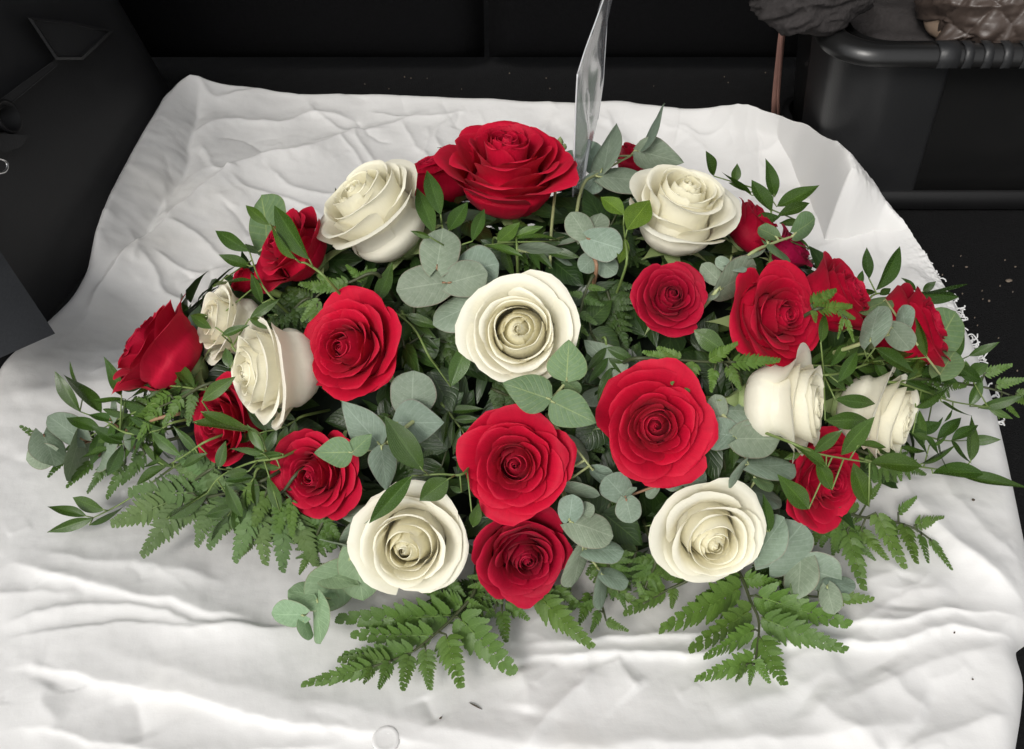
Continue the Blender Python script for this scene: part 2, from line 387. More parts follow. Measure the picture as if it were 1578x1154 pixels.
# rear seat back behind the boot floor: two leaning rounded cushions
def seat_cushion(x0, x1, parent):
    def fn(a, b):
        x = x0 + (x1 - x0) * a; z = FLOOR + 0.012 + 0.62 * b
        e = min(a, 1 - a) * (x1 - x0); f = min(b * 0.62, (1 - b) * 0.62)
        r = lambda q: math.sqrt(max(0, 1 - (1 - min(q / 0.05, 1)) ** 2))
        return Vector((x, 0.70 + 0.12 * b - 0.05 * r(e) * r(f), z))
    V, F = slab_grid(fn, 48, 40); return link('cushion', new_mesh('cushion', V, F), M['seat'], parent)
seat = empty('seat_back', (0, 0, 0)); tag(seat, 'black fabric rear seat back standing behind the white sheet', 'seat')
seat_cushion(-0.75, -0.012 - 0.03, seat); seat_cushion(-0.035, 0.75, seat)
# out-of-view roof lining and right side panel, added only to shade the sheet's back
V, F = slab_grid(lambda a, b: Vector((-0.75 + 1.6 * a, 0.34 + 0.75 * b, 0.86 + 0.03 * math.sin(math.pi * a) - 0.05 * (1 - b) ** 3)), 20, 16)
structure(link('shading_ceiling', new_mesh('shading_ceiling', V, F), M['headliner']))
V, F = slab_grid(lambda a, b: Vector((0.86 + 0.06 * b, -0.1 + 1.1 * a, FLOOR + 0.84 * b)), 16, 12)
structure(link('shading_wall_right', new_mesh('shading_wall_right', V, F), M['trim_dark']))
V, F = slab_grid(lambda a, b: Vector((-0.63 - 0.1 * b, 0.25 + 0.8 * a, 0.55 + 0.32 * b)), 8, 8)
structure(link('shading_wall_left_upper', new_mesh('shading_wall_left_upper', V, F), M['trim_dark']))  # unseen upper side wall, added with the roof to shade the boot

# ------------------------------------------------------------------ the white sheet
def resample(P, n):
    P = np.array([tuple(p) for p in P]); d = np.r_[0, np.cumsum(np.linalg.norm(np.diff(P, axis=0), axis=1))]; d /= d[-1]
    s = np.linspace(0, 1, n); Q = np.stack([np.interp(s, d, P[:, k]) for k in range(3)], -1)
    w = n // 50; E = np.concatenate([2 * Q[:1] - Q[w:0:-1], Q, 2 * Q[-1:] - Q[-2:-w - 2:-1]]); ker = np.hanning(2 * w + 3)[1:-1]; ker /= ker.sum()
    return np.stack([np.convolve(E[:, k], ker, 'valid') for k in range(3)], -1)
def bline(px): return [at_z(u, v, z) for u, v, z in px]
LEFT = [(-150, 1260, 0), (-120, 900, 0), (-60, 640, 0), (-10, 548, 0), (30, 512, 0), (62, 484, 0), (98, 446, 0.003), (122, 404, 0.008), (131, 354, 0.014), (160, 281, 0.022), (196, 209, 0.032), (232, 141, 0.042), (262, 108, 0.05), (290, 97, 0.054)]
TOP = [(290, 97, 0.054), (316, 102, 0.05), (345, 116, 0.036), (385, 124, 0.026), (430, 128, 0.02), (480, 135, 0.014), (560, 134, 0.012), (640, 134, 0.012), (760, 137, 0.014), (880, 142, 0.014), (960, 140, 0.016), (1030, 149, 0.02), (1085, 154, 0.024), (1112, 147, 0.036), (1133, 138, 0.052), (1156, 144, 0.054), (1190, 155, 0.056), (1236, 169, 0.072), (1274, 197, 0.088), (1294, 233, 0.09), (1303, 262, 0.084)]
RIGHT = [(1565, 1260, 0), (1582, 1154, 0), (1592, 1090, 0), (1596, 1035, 0), (1583, 1006, 0), (1582, 980, 0), (1612, 962, 0), (1614, 905, 0), (1594, 820, 0), (1576, 740, 0), (1562, 680, 0), (1546, 620, 0), (1520, 548, 0), (1503, 515, 0), (1481, 468, 0), (1450, 420, 0.004), (1410, 366, 0.014), (1370, 322, 0.036), (1326, 290, 0.066), (1303, 262, 0.084)]
FOLDS = [  # pixel line, height m, width on its left side, width on its right side (m)
 ([(292, 118), (240, 165), (200, 235), (172, 300), (148, 370), (126, 425)], .030, .016, .024),
 ([(312, 150), (296, 200), (278, 255), (240, 305), (186, 388)], -.022, .016, .014),
 ([(110, 480), (190, 392), (250, 332), (300, 292), (350, 256), (400, 235), (480, 215), (560, 180)], .022, .007, .030),
 ([(288, 205), (350, 185), (430, 180), (480, 165), (560, 172)], .009, .012, .010),
 ([(395, 242), (450, 215), (520, 195), (600, 175), (660, 158)], .008, .010, .018),
 ([(300, 130), (330, 160), (380, 150), (430, 142)], .007, .008, .012),
 ([(310, 215), (330, 250), (375, 255)], .006, .008, .008),
 ([(255, 270), (250, 310), (262, 330)], .005, .006, .008),
 ([(190, 345), (215, 370), (205, 400)], .005, .006, .008),
 ([(215, 378), (236, 402), (252, 426), (300, 436)], .006, .005, .010),
 ([(230, 372), (290, 395), (335, 382), (352, 384)], .005, .005, .010),
 ([(250, 330), (290, 340), (330, 368), (350, 372)], .005, .005, .009),
 ([(345, 262), (390, 276), (440, 280), (500, 300)], .005, .006, .009),
 ([(400, 240), (440, 262), (500, 272), (560, 255)], .005, .006, .010),
 ([(520, 192), (548, 220), (578, 256)], .005, .006, .007),
 ([(542, 182), (562, 212), (600, 244)], .005, .006, .007),
 ([(618, 170), (640, 200), (672, 222)], .004, .006, .006),
 ([(700, 160), (668, 190), (700, 215)], .005, .007, .007),
 ([(470, 150), (500, 172), (540, 186), (600, 180)], .005, .006, .009),
 ([(560, 160), (640, 166), (720, 158)], .004, .006, .008),
 ([(10, 600), (90, 570), (180, 560)], .004, .018, .018),
 ([(60, 520), (140, 520), (200, 500)], .004, .014, .016),
 ([(20, 690), (70, 640), (110, 610)], .004, .02, .02),
 ([(0, 846), (60, 872), (130, 893), (200, 904), (280, 919), (335, 931), (412, 946)], .013, .030, .008),
 ([(40, 830), (120, 850), (200, 855), (280, 868), (350, 880)], .006, .015, .012),
 ([(-10, 952), (50, 934), (120, 924), (190, 923), (260, 937), (330, 950), (450, 955)], .009, .006, .016),
 ([(-10, 974), (90, 961), (200, 953), (420, 955), (520, 950)], .006, .004, .030),
 ([(-30, 905), (60, 905), (120, 910)], .006, .008, .012),
 ([(-10, 1012), (100, 1026), (230, 1054), (330, 1076), (430, 1100), (560, 1122), (700, 1140)], .009, .032, .0045),
 ([(120, 980), (200, 1003), (320, 1040), (420, 1062), (540, 1085), (640, 1098)], .005, .02, .02),
 ([(-10, 1112), (70, 1113), (160, 1135), (300, 1146), (430, 1143), (512, 1138), (526, 1116), (536, 1104)], .004, .010, .003),
 ([(190, 1050), (200, 1090), (205, 1130)], -.006, .012, .014), ([(70, 1040), (55, 1070), (90, 1100)], .006, .014, .014),
 ([(780, 975), (870, 978), (960, 970), (1060, 962), (1180, 958), (1300, 951), (1392, 956), (1434, 940), (1480, 937), (1540, 938), (1600, 944)], .007, .010, .004),
 ([(770, 998), (900, 996), (985, 992), (1060, 996), (1180, 988), (1270, 979), (1392, 984), (1440, 970), (1490, 963), (1540, 967), (1600, 976)], .010, .012, .0035),
 ([(1372, 700), (1392, 745), (1430, 792), (1480, 842), (1530, 882), (1590, 922)], .018, .026, .012),
 ([(1440, 690), (1470, 760), (1540, 830), (1590, 860)], .010, .02, .02), ([(1330, 960), (1400, 905), (1480, 905)], .007, .016, .016),
 ([(1290, 890), (1350, 880), (1400, 872)], .006, .014, .014),
 ([(1390, 940), (1388, 900), (1395, 870)], -.006, .012, .012),
 ([(908, 1003), (902, 1040), (862, 1076), (828, 1112), (815, 1150)], .007, .010, .010),
 ([(952, 994), (972, 1030), (992, 1052)], .007, .008, .014), ([(800, 1010), (812, 1050), (805, 1090)], .006, .014, .010),
 ([(645, 1060), (672, 1110)], -.004, .006, .006),
 ([(560, 1092), (700, 1120), (850, 1142), (1080, 1136), (1300, 1122), (1460, 1100)], .009, .022, .012),
 ([(1250, 1062), (1320, 1120), (1380, 1170)], .010, .020, .016), ([(1285, 1085), (1420, 1020), (1560, 982)], .007, .012, .018),
 ([(1380, 1160), (1480, 1112), (1570, 1086)], .008, .012, .018), ([(1100, 1090), (1230, 1050), (1320, 1010)], .006, .018, .018),
 ([(1360, 1010), (1400, 1060), (1440, 1090)], .007, .018, .018), ([(1200, 1040), (1240, 1000), (1300, 990)], .006, .014, .014),
 ([(1112, 158), (1140, 176), (1190, 202), (1220, 235), (1250, 262)], .008, .012, .012),
 ([(1092, 168), (1130, 205), (1180, 240), (1215, 262)], .006, .010, .010),
 ([(930, 160), (962, 190), (1012, 205)], .007, .010, .010), ([(1052, 168), (1034, 215), (1060, 245)], .006, .010, .010),
 ([(1150, 160), (1145, 200), (1170, 240)], .006, .008, .009), ([(1010, 175), (1080, 200), (1120, 235)], .006, .010, .012),
 ([(860, 160), (840, 185), (880, 210)], .005, .008, .010),
 ([(1180, 175), (1205, 215), (1235, 235), (1262, 280)], .006, .006, .010), ([(1215, 190), (1250, 215), (1262, 250)], .005, .006, .008), ([(1120, 180), (1160, 205), (1180, 260)], .006, .007, .009), ([(1040, 180), (1090, 195), (1150, 190)], .005, .006, .009), ([(1240, 290), (1280, 300), (1330, 330)], .006, .006, .012), ([(1200, 270), (1230, 300), (1250, 340)], .005, .008, .008), ([(1322, 296), (1345, 350), (1360, 400)], .006, .008, .012), ([(1260, 300), (1320, 350), (1370, 420)], .005, .010, .012),
 ([(1250, 270), (1290, 330), (1300, 380)], .004, .010, .012), ([(1400, 400), (1430, 440), (1440, 480)], .005, .008, .010),
]
_cr = random.Random(404)
for _ in range(200):                                          # short sharp creases, mostly where the cloth is bunched
    back_ = _cr.random() < .74
    u0, v0 = (_cr.uniform(120, 1330), _cr.uniform(135, 420)) if back_ else (_cr.uniform(-20, 1560), _cr.uniform(480, 1150))
    a_ = _cr.gauss(.35 if u0 < 700 else 2.5, .8); l_ = _cr.uniform(25, 95); bend_ = _cr.uniform(-.5, .5)
    pl_ = [(u0, v0)]
    for _k in range(3):
        u0 += l_ / 3 * math.cos(a_); v0 += l_ / 3 * math.sin(a_) * .75; a_ += bend_; pl_.append((u0, v0))
    FOLDS.append((pl_, _cr.choice((-1, 1, 1)) * _cr.uniform(.0012, .0034) * (1.0 if back_ else .6), _cr.uniform(.003, .009), _cr.uniform(.003, .009)))
def fold_field(X, Y):
    Z = np.zeros_like(X)
    wx = X + 0.0045 * perlin(X * 28 + 3, Y * 28) + 0.0016 * perlin(X * 90, Y * 90 + 7)
    wy = Y + 0.0045 * perlin(X * 28, Y * 28 + 9) + 0.0016 * perlin(X * 90 + 5, Y * 90)
    for px, h, wl, wr in FOLDS:
        P = [at_z(u, v, 0.01) for u, v in px]; P = smooth_path(P, 4)
        L = np.r_[0, np.cumsum([(P[i + 1] - P[i]).length for i in range(len(P) - 1)])]
        pad = 5 * max(wl, wr)
        x0, x1 = min(p.x for p in P) - pad, max(p.x for p in P) + pad; y0, y1 = min(p.y for p in P) - pad, max(p.y for p in P) + pad
        idx = np.where((wx > x0) & (wx < x1) & (wy > y0) & (wy < y1))
        x, y = wx[idx], wy[idx]; best = np.full(x.shape, 1e9); sd = np.zeros(x.shape); tt = np.zeros(x.shape)
        for i in range(len(P) - 1):
            a, b = P[i], P[i + 1]; dx, dy = b.x - a.x, b.y - a.y; l2 = dx * dx + dy * dy + 1e-12
            t = np.clip(((x - a.x) * dx + (y - a.y) * dy) / l2, 0, 1)
            ex, ey = x - a.x - t * dx, y - a.y - t * dy; d = np.hypot(ex, ey); m = d < best
            best = np.where(m, d, best); sd = np.where(m, dx * ey - dy * ex, sd); tt = np.where(m, (L[i] + t * (L[i + 1] - L[i])) / L[-1], tt)
        w = np.where(sd > 0, wl, wr)
        prof = np.exp(-(np.sqrt((best / w) ** 2 + 0.02) - 0.141) * 1.2)
        Z[idx] += 0.60 * h * prof * sstep(0, 0.22, tt + 0.03) * sstep(0, 0.22, 1.03 - tt)
    return Z
NS = 620
def make_sheet():
    Lc, Tc, Rc = resample(bline(LEFT), NS), resample(bline(TOP), NS), resample(bline(RIGHT), NS)
    Bc = resample([Vector(Lc[0]), Vector(Rc[0])], NS)
    s = np.linspace(0, 1, NS)[:, None, None]; t = np.linspace(0, 1, NS)[None, :, None]
    S = (1 - s) * Lc[None] + s * Rc[None] + (1 - t) * Bc[:, None] + t * Tc[:, None]
    S -= (1 - s) * (1 - t) * Lc[0] + s * (1 - t) * Rc[0] + (1 - s) * t * Tc[0] + s * t * Tc[-1]
    X, Y, ZB = S[..., 0], S[..., 1], S[..., 2].copy()
    ker = np.hanning(83)[1:-1]; ker /= ker.sum()
    for ax in (0, 1):                                            # let the raised edges ease into the lie of the cloth
        ZB = np.apply_along_axis(lambda c: np.convolve(np.pad(c, 40, mode='edge'), ker, 'valid'), ax, ZB)
    ed = np.minimum.reduce([np.linalg.norm(S - Lc[None], axis=-1), np.linalg.norm(S - Rc[None], axis=-1), np.linalg.norm(S - Tc[:, None], axis=-1)])
    back = sstep(-0.05, 0.25, Y); left = sstep(0.1, -0.3, X)
    # lie of the cloth: folds, then soft lumps, then small crumples
    Z = fold_field(X, Y)
    Z += 0.0055 * perlin(X * 7 + 1, Y * 7) + 0.0030 * perlin(X * 17, Y * 17 + 3)
    wr_ = np.zeros_like(X)
    for th, fa, fc, amp, sd in ((0.45, 4, 22, 1.0, 3), (-0.75, 5, 26, .8, 17), (1.15, 5, 24, .9, 31), (0.15, 3, 30, .35, 45)):   # long soft creases running several ways
        xr = X * math.cos(th) + Y * math.sin(th); yr = -X * math.sin(th) + Y * math.cos(th)
        yr = yr + 0.014 * perlin(xr * 9 + sd, yr * 9)
        nn = perlin(xr * fa + sd, yr * fc + sd)
        wr_ += amp * np.tanh(nn * 4.5) * 0.5 * sstep(-0.05, 0.4, perlin(X * 4 + sd, Y * 4 + 2 * sd)) + amp * 0.25 * nn
    Z += (0.0007 + 0.0018 * back) * wr_
    Z += 0.0008 * np.tanh(3 * perlin(xr * 26 + 0.8 * perlin(X * 20, Y * 20), yr * 40 + 8)) * sstep(-.05, .35, perlin(X * 8 + 50, Y * 8)) + 0.0006 * perlin(X * 45, Y * 45) + 0.0002 * perlin(X * 120, Y * 120)
    lace = np.exp(-(np.linalg.norm(S - Rc[None], axis=-1) / 0.05) ** 2) * sstep(0.02, 0.12, Y)
    Z += lace * (0.0030 * np.abs(perlin(X * 120, Y * 120)) + 0.0016 * perlin(X * 260, Y * 260))
    fade = sstep(0.0, 0.03, ed)
    roll = np.sqrt(np.clip(1 - (1 - np.clip(ed / 0.022, 0, 1)) ** 2, 0, 1))
    Z = ZB + Z * (0.35 + 0.65 * fade)
    edge_z = np.where(Y > 0.12, FLOOR - 0.002, FLOOR - 0.002)
    Zf = edge_z + (Z - edge_z) * roll
    V = np.stack([X, Y, Zf], -1).reshape(-1, 3)
    return V, S, Zf, Rc
SV, SS, SZ, RC = make_sheet()
sheet_me = new_mesh('white_sheet', SV, grid_faces(NS, NS))
sheet = link('white_sheet', sheet_me, M['sheet'])
tag(sheet, 'rumpled white cotton sheet with lace edge, spread under the flowers', 'sheet')
def sheet_height(x, y):
    i = np.argmin((SS[..., 0] - x) ** 2 + (SS[..., 1] - y) ** 2); return float(SZ.reshape(-1)[i])
# frayed lace picots along the right edge
for i_, (u, v, k) in enumerate([(1281, 200, 2.2), (1304, 264, .9), (1314, 281, .8)] + [(0, 0, RND.uniform(.5, 1.5)) for _ in range(70)]):
    if u: p = at_z(u - 4, v, 0.010 if v > 270 else 0.03)
    else:
        q = RND.uniform(.50, .82) if RND.random() < .55 else RND.choice((.615, .64, .70, .725, .79, .81)) + RND.uniform(-.006, .006)
        p = Vector(RC[int(q * (NS - 1))]); p.z = max(FLOOR + 0.006, p.z - 0.012) + RND.uniform(0, .008); p.x -= 0.002
    d = Vector((1.0, RND.uniform(-.5, .9), RND.uniform(-.1, .5))).normalized() * 0.0058 * k
    side = Vector((-d.y, d.x, d.length * .5)) * 0.5
    tube('lace_picot', smooth_path([p - d * 0.7, p + d * 0.3 + side * RND.uniform(-1, 1), p + d * .8 + side * RND.uniform(-1, 1), p + d * RND.uniform(.7, 1.1) + side * RND.uniform(-1.4, 1.4)], 4), 0.00075, M['lace'], sheet, 5)
# pearl button half under the fold at the front hem
bp = at_z(594, 1136, 0.004); bp.z = sheet_height(bp.x, bp.y) + 0.001
V = []; seg = 32
for r, z in [(0.0092, -0.001), (0.0094, 0.0006), (0.0086, 0.0018), (0.0066, 0.0012), (0.004, 0.0010), (0.0, 0.0010)]:
    for i in range(seg): V.append((bp.x + r * math.cos(2 * math.pi * i / seg), bp.y + r * math.sin(2 * math.pi * i / seg), bp.z + z))
link('button', new_mesh('button', V, [(k * seg + i, k * seg + (i + 1) % seg, (k + 1) * seg + (i + 1) % seg, (k + 1) * seg + i) for k in range(5) for i in range(seg)]), M['sheet'], sheet)
# stray bits: on the sheet and on the carpet
def bits(name, spots, mat, label, cat, on_sheet):
    parts = []
    for u, v, sx, sy, rz in spots:
        p = at_z(u, v, 0.0 if on_sheet else FLOOR)
        z = (sheet_height(p.x, p.y) if on_sheet else FLOOR) + 0.0006
        V = []
        for k, (rr, zz) in enumerate([(0.7, -0.0008), (1, 0.0003), (0.5, 0.001)]):
            for i in range(7):
                g = 2 * math.pi * i / 7; q = rr * RND.uniform(.75, 1.2); x = q * sx * math.cos(g); y = q * sy * math.sin(g)
                V.append((p.x + x * math.cos(rz) - y * math.sin(rz), p.y + x * math.sin(rz) + y * math.cos(rz), z + zz))
        parts.append((V, [(k * 7 + i, k * 7 + (i + 1) % 7, k * 7 + 7 + (i + 1) % 7, k * 7 + 7 + i) for k in range(2) for i in range(7)] + [tuple(range(14, 21))]))
    V, F = join_arrays(parts)
    return tag(link(name, new_mesh(name, V, F), mat), label, cat, None, 'stuff')
bits('flecks', [(1495, 778, .0016, .0012, .3), (733, 1086, .0055, .0004, -.5), (679, 1107, .0012, .0005, .8), (1467, 980, .0009, .0006, .8), (1497, 1049, .0007, .0005, 0)], M['fleck'], 'tiny dark plant flecks scattered on the white sheet', 'flecks', True)
cr = [(1554, 433, .0045, .0030, .4), (1524, 464, .0018, .0013, 1), (1489, 412, .0018, .001, 0), (1570, 985, .002, .0015, 0)]
cr += [(RND.uniform(1440, 1578), RND.uniform(360, 700), RND.uniform(.0006, .0014), .0006, RND.uniform(0, 3)) for _ in range(26)] + [(RND.uniform(560, 1180), RND.uniform(108, 140), RND.uniform(.0006, .0012), .0005, RND.uniform(0, 3)) for _ in range(14)]
bits('crumbs', cr, M['crumb'], 'small tan crumbs and lint scattered on the black carpet', 'crumbs', False)

# ------------------------------------------------------------------ black plastic crate with clothes
CX0, CX1, CY0, CY1, CZ0, CZ1 = 0.326, 0.80, 0.262, 0.60, FLOOR, 0.192
def rrect(x0, x1, y0, y1, r, n=8):
    P = []
    for cx, cy, a0 in ((x0 + r, y0 + r, 180), (x1 - r, y0 + r, 270), (x1 - r, y1 - r, 0), (x0 + r, y1 - r, 90)):
        for k in range(n + 1):
            a = math.radians(a0 + 90 * k / n); P.append((cx + r * math.cos(a), cy + r * math.sin(a)))
    return P
crate = empty('storage_crate', (0.55, 0.42, FLOOR)); co = Vector(crate.location)
tag(crate, 'black plastic storage crate with rounded rim on the boot carpet', 'crate')
def crate_mesh(name, V, F, mat, smooth=True): return link(name, new_mesh(name, [Vector(p) - co for p in V], F, None, smooth), mat, crate)
def wall_rings(levels, n=8):
    V, F = [], []; m = 4 * (n + 1)
    for ins, z, r in levels:
        V += [(x, y, z) for x, y in rrect(CX0 + ins, CX1 - ins, CY0 + ins, CY1 - ins, r, n)]
    for k in range(len(levels) - 1):
        for i in range(m): F.append((k * m + i, k * m + (i + 1) % m, (k + 1) * m + (i + 1) % m, (k + 1) * m + i))
    return V, F
V, F = wall_rings([(0.066, CZ0, .04), (0.060, CZ0 + .004, .04), (0.048, 0.07, .04), (0.036, CZ1 - 0.012, .04), (0.034, CZ1, .04)])
V2, F2 = wall_rings([(0.040, CZ1, .036), (0.054, 0.07, .036), (0.070, CZ0 + .008, .036)]); F2 = F2 + [tuple(range(72 + 35, 71, -1))]
V, F = join_arrays([(V, F), (V2, F2)])
crate_mesh('body', V, F, M['crate_rim'])
# proud rounded corner column at the near left, tapering as it goes down
def col_pt(a, b):
    z = CZ1 - 0.012 - b * (CZ1 - 0.012 - CZ0 - 0.004); ins = 0.020 + 0.034 * b
    x0, y0 = CX0 + ins, CY0 + ins; r = 0.055
    w = 0.118 - 0.004 * b
    L0, L1, L2 = 0.07, math.pi / 2 * r, w - r
    s = a * (L0 + L1 + L2)
    if s < L0: return Vector((x0, y0 + r + L0 - s, z))
    if s < L0 + L1:
        g = (s - L0) / r; return Vector((x0 + r - r * math.cos(g), y0 + r - r * math.sin(g), z))
    q = s - L0 - L1; return Vector((x0 + r + q, y0 + 0.016 * max(0, (q / L2 - 0.86) / 0.14) ** 2, z))
V, F = slab_grid(col_pt, 60, 14); crate_mesh('corner_column', V, F, M['crate'])
V, F = wall_rings([(0.050, CZ0 + 0.001, .042), (0.048, CZ0 + .003, .042), (0.0455, CZ0 + .0270, .042), (0.052, CZ0 + 0.0275, .042)])
crate_mesh('foot_band', V, F, M['trim_dark'])
rimprof = [(0.028, -0.011), (0.002, -0.011), (0.000, -0.0095), (0.0002, -0.004), (0.003, 0.004), (0.009, 0.0075), (0.018, 0.0075), (0.024, 0.005), (0.032, -0.002), (0.034, -0.008)]
V, F = [], []; m = 4 * 13
for ins, dz in rimprof: V += [(x, y, CZ1 + dz) for x, y in rrect(CX0 + ins, CX1 - ins, CY0 + ins, CY1 - ins, max(0.052 - ins * 0.5, .03), 12)]
for k in range(len(rimprof) - 1):
    for i in range(m): F.append((k * m + i, k * m + (i + 1) % m, (k + 1) * m + (i + 1) % m, (k + 1) * m + i))
crate_mesh('rim', V, F, M['crate_rim'])
for i in range(9):                                           # ribbed grip in the front rim
    x = at_y(1468, 80, CY0).x + 0.0198 * i
    w = 0.0098 if i else 0.022
    V, F = [], []
    xs = [x - w / 2, x - w / 2 + .001, x + w / 2 - .001, x + w / 2]
    pr = [(-0.0008, -0.0105), (-0.0020, -0.003), (0.0015, 0.0060), (0.009, 0.0100), (0.019, 0.0100), (0.026, 0.006)]
    for j, xx in enumerate(xs):
        e = 0.0012 if j in (0, 3) else 0
        V += [(xx, CY0 + a + e, CZ1 + b - e) for a, b in pr]
    F = grid_faces(4, len(pr)); crate_mesh('grip_rib', V, F, M['crate'])

def cloth_blob(name, c, size, seed, mat, parent=None, amp=0.25, freq=2.2, quilt=0.0, power=0.8, nu=90, nv=60, rot=0.0):
    V = []; U = np.linspace(0, 2 * math.pi, nu, endpoint=False); T = np.linspace(-math.pi / 2, math.pi / 2, nv)
    for a in U:
        for b in T:
            ca, sa, cb, sb = math.cos(a), math.sin(a), math.cos(b), math.sin(b)
            f = lambda q: math.copysign(abs(q) ** power, q)
            V.append((f(cb) * f(ca), f(cb) * f(sa), f(sb)))
    V = np.array(V)
    n1 = perlin(V[:, 0] * freq + seed, V[:, 1] * freq + V[:, 2] * 1.7); n2 = perlin(V[:, 0] * freq * 2.7 + V[:, 2] * 2, V[:, 1] * freq * 2.7 + seed)
    n3 = (1 - np.abs(perlin(V[:, 0] * freq * 1.6 + 5 + seed, V[:, 1] * freq * 1.1 + V[:, 2] * 3)) * 2).clip(0, 1) ** 2
    k = 1 + amp * (n1 + 0.5 * n2 + 0.4 * n3)
    P = V * k[:, None] * np.array(size)
    if quilt:
        d1 = np.abs(np.sin((P[:, 0] * 1.0 + P[:, 1] * .55 + P[:, 2] * .6) * quilt)); d2 = np.abs(np.sin((P[:, 0] * 1.0 - P[:, 1] * .55 - P[:, 2] * .6) * quilt))
        puff = (np.minimum(d1, d2)) ** 0.5
        P += V * (0.0075 * puff + 0.0025 * perlin(P[:, 0] * 160, P[:, 1] * 160 + P[:, 2] * 100))[:, None]
    if rot:
        R = np.array([[math.cos(rot), -math.sin(rot), 0], [math.sin(rot), math.cos(rot), 0], [0, 0, 1]]); P = P @ R.T
    org = Vector(parent.location) if parent else Vector()
    P += np.array(c) - np.array(org)
    return link(name, new_mesh(name, P, grid_faces(nu, nv, True)), mat, parent)
fl = cloth_blob('dark_fleece', (0.56, 0.45, 0.10), (0.18, 0.135, 0.09), 3.0, M['fleece'], None, 0.12, 2.6)
tag(fl, 'charcoal fleece bundled inside the black crate behind the rim', 'clothing')
gm = cloth_blob('dark_garment', (0.316, 0.345, 0.224), (0.062, 0.050, 0.030), 8.0, M['fleece'], None, 0.22, 1.8, rot=0.5)
tag(gm, 'dark grey garment hanging over the crate corner at the top edge', 'clothing')
jk = empty('quilted_jacket', (0.57, 0.40, 0.19)); tag(jk, 'brown quilted satin jacket piled in the crate at the top right corner', 'jacket')
cloth_blob('quilted_shell', (0.606, 0.372, 0.208), (0.150, 0.07, 0.046), 14.0, M['jacket'], jk, 0.07, 1.4, 95.0, 0.7, 260, 150, 0.10)
cloth_blob('lining', (0.466, 0.352, 0.198), (0.010, 0.022, 0.024), 21.0, M['tan'], jk, 0.05, 1.0, 0, 0.9, 40, 30, 0.5)
# dusty pink ribbon hanging beside the crate
def strip(name, ptsw, mat, parent=None):
    V, F = [], []
    for p, w, th in ptsw:
        for sx, sy in ((-1, -1), (1, -1), (1, 1), (-1, 1)): V.append(p + Vector((sx * w / 2, sy * th / 2 + 0.15 * sx * w, 0)))
    for k in range(len(ptsw) - 1):
        for i in range(4): F.append((k * 4 + i, k * 4 + (i + 1) % 4, k * 4 + 4 + (i + 1) % 4, k * 4 + 4 + i))
    F += [(3, 2, 1, 0), tuple(len(V) - 4 + i for i in range(4))]
    return link(name, new_mesh(name, V, F), mat, parent)
rb = empty('hanging_ribbon', at_y(1197, 170, 0.50)); ro = Vector(rb.location)
tag(rb, 'thin dusty pink ribbon hanging between seat and crate', 'ribbon')
strip('strand', [(at_y(u, v, 0.50) - ro, w, .0012) for u, v, w in [(1210, 8, .008), (1208, 30, .0085), (1204, 60, .0095), (1201, 90, .0100), (1198, 120, .0105), (1195, 150, .010), (1193, 185, .010)]], M['strap'], rb)
strip('strand', [(at_y(u, v, 0.497) - ro, w, .0012) for u, v, w in [(1206, 20, .004), (1204, 70, .005), (1201, 120, .005), (1199, 150, .0045), (1200, 185, .0045)]], M['strap'], rb)

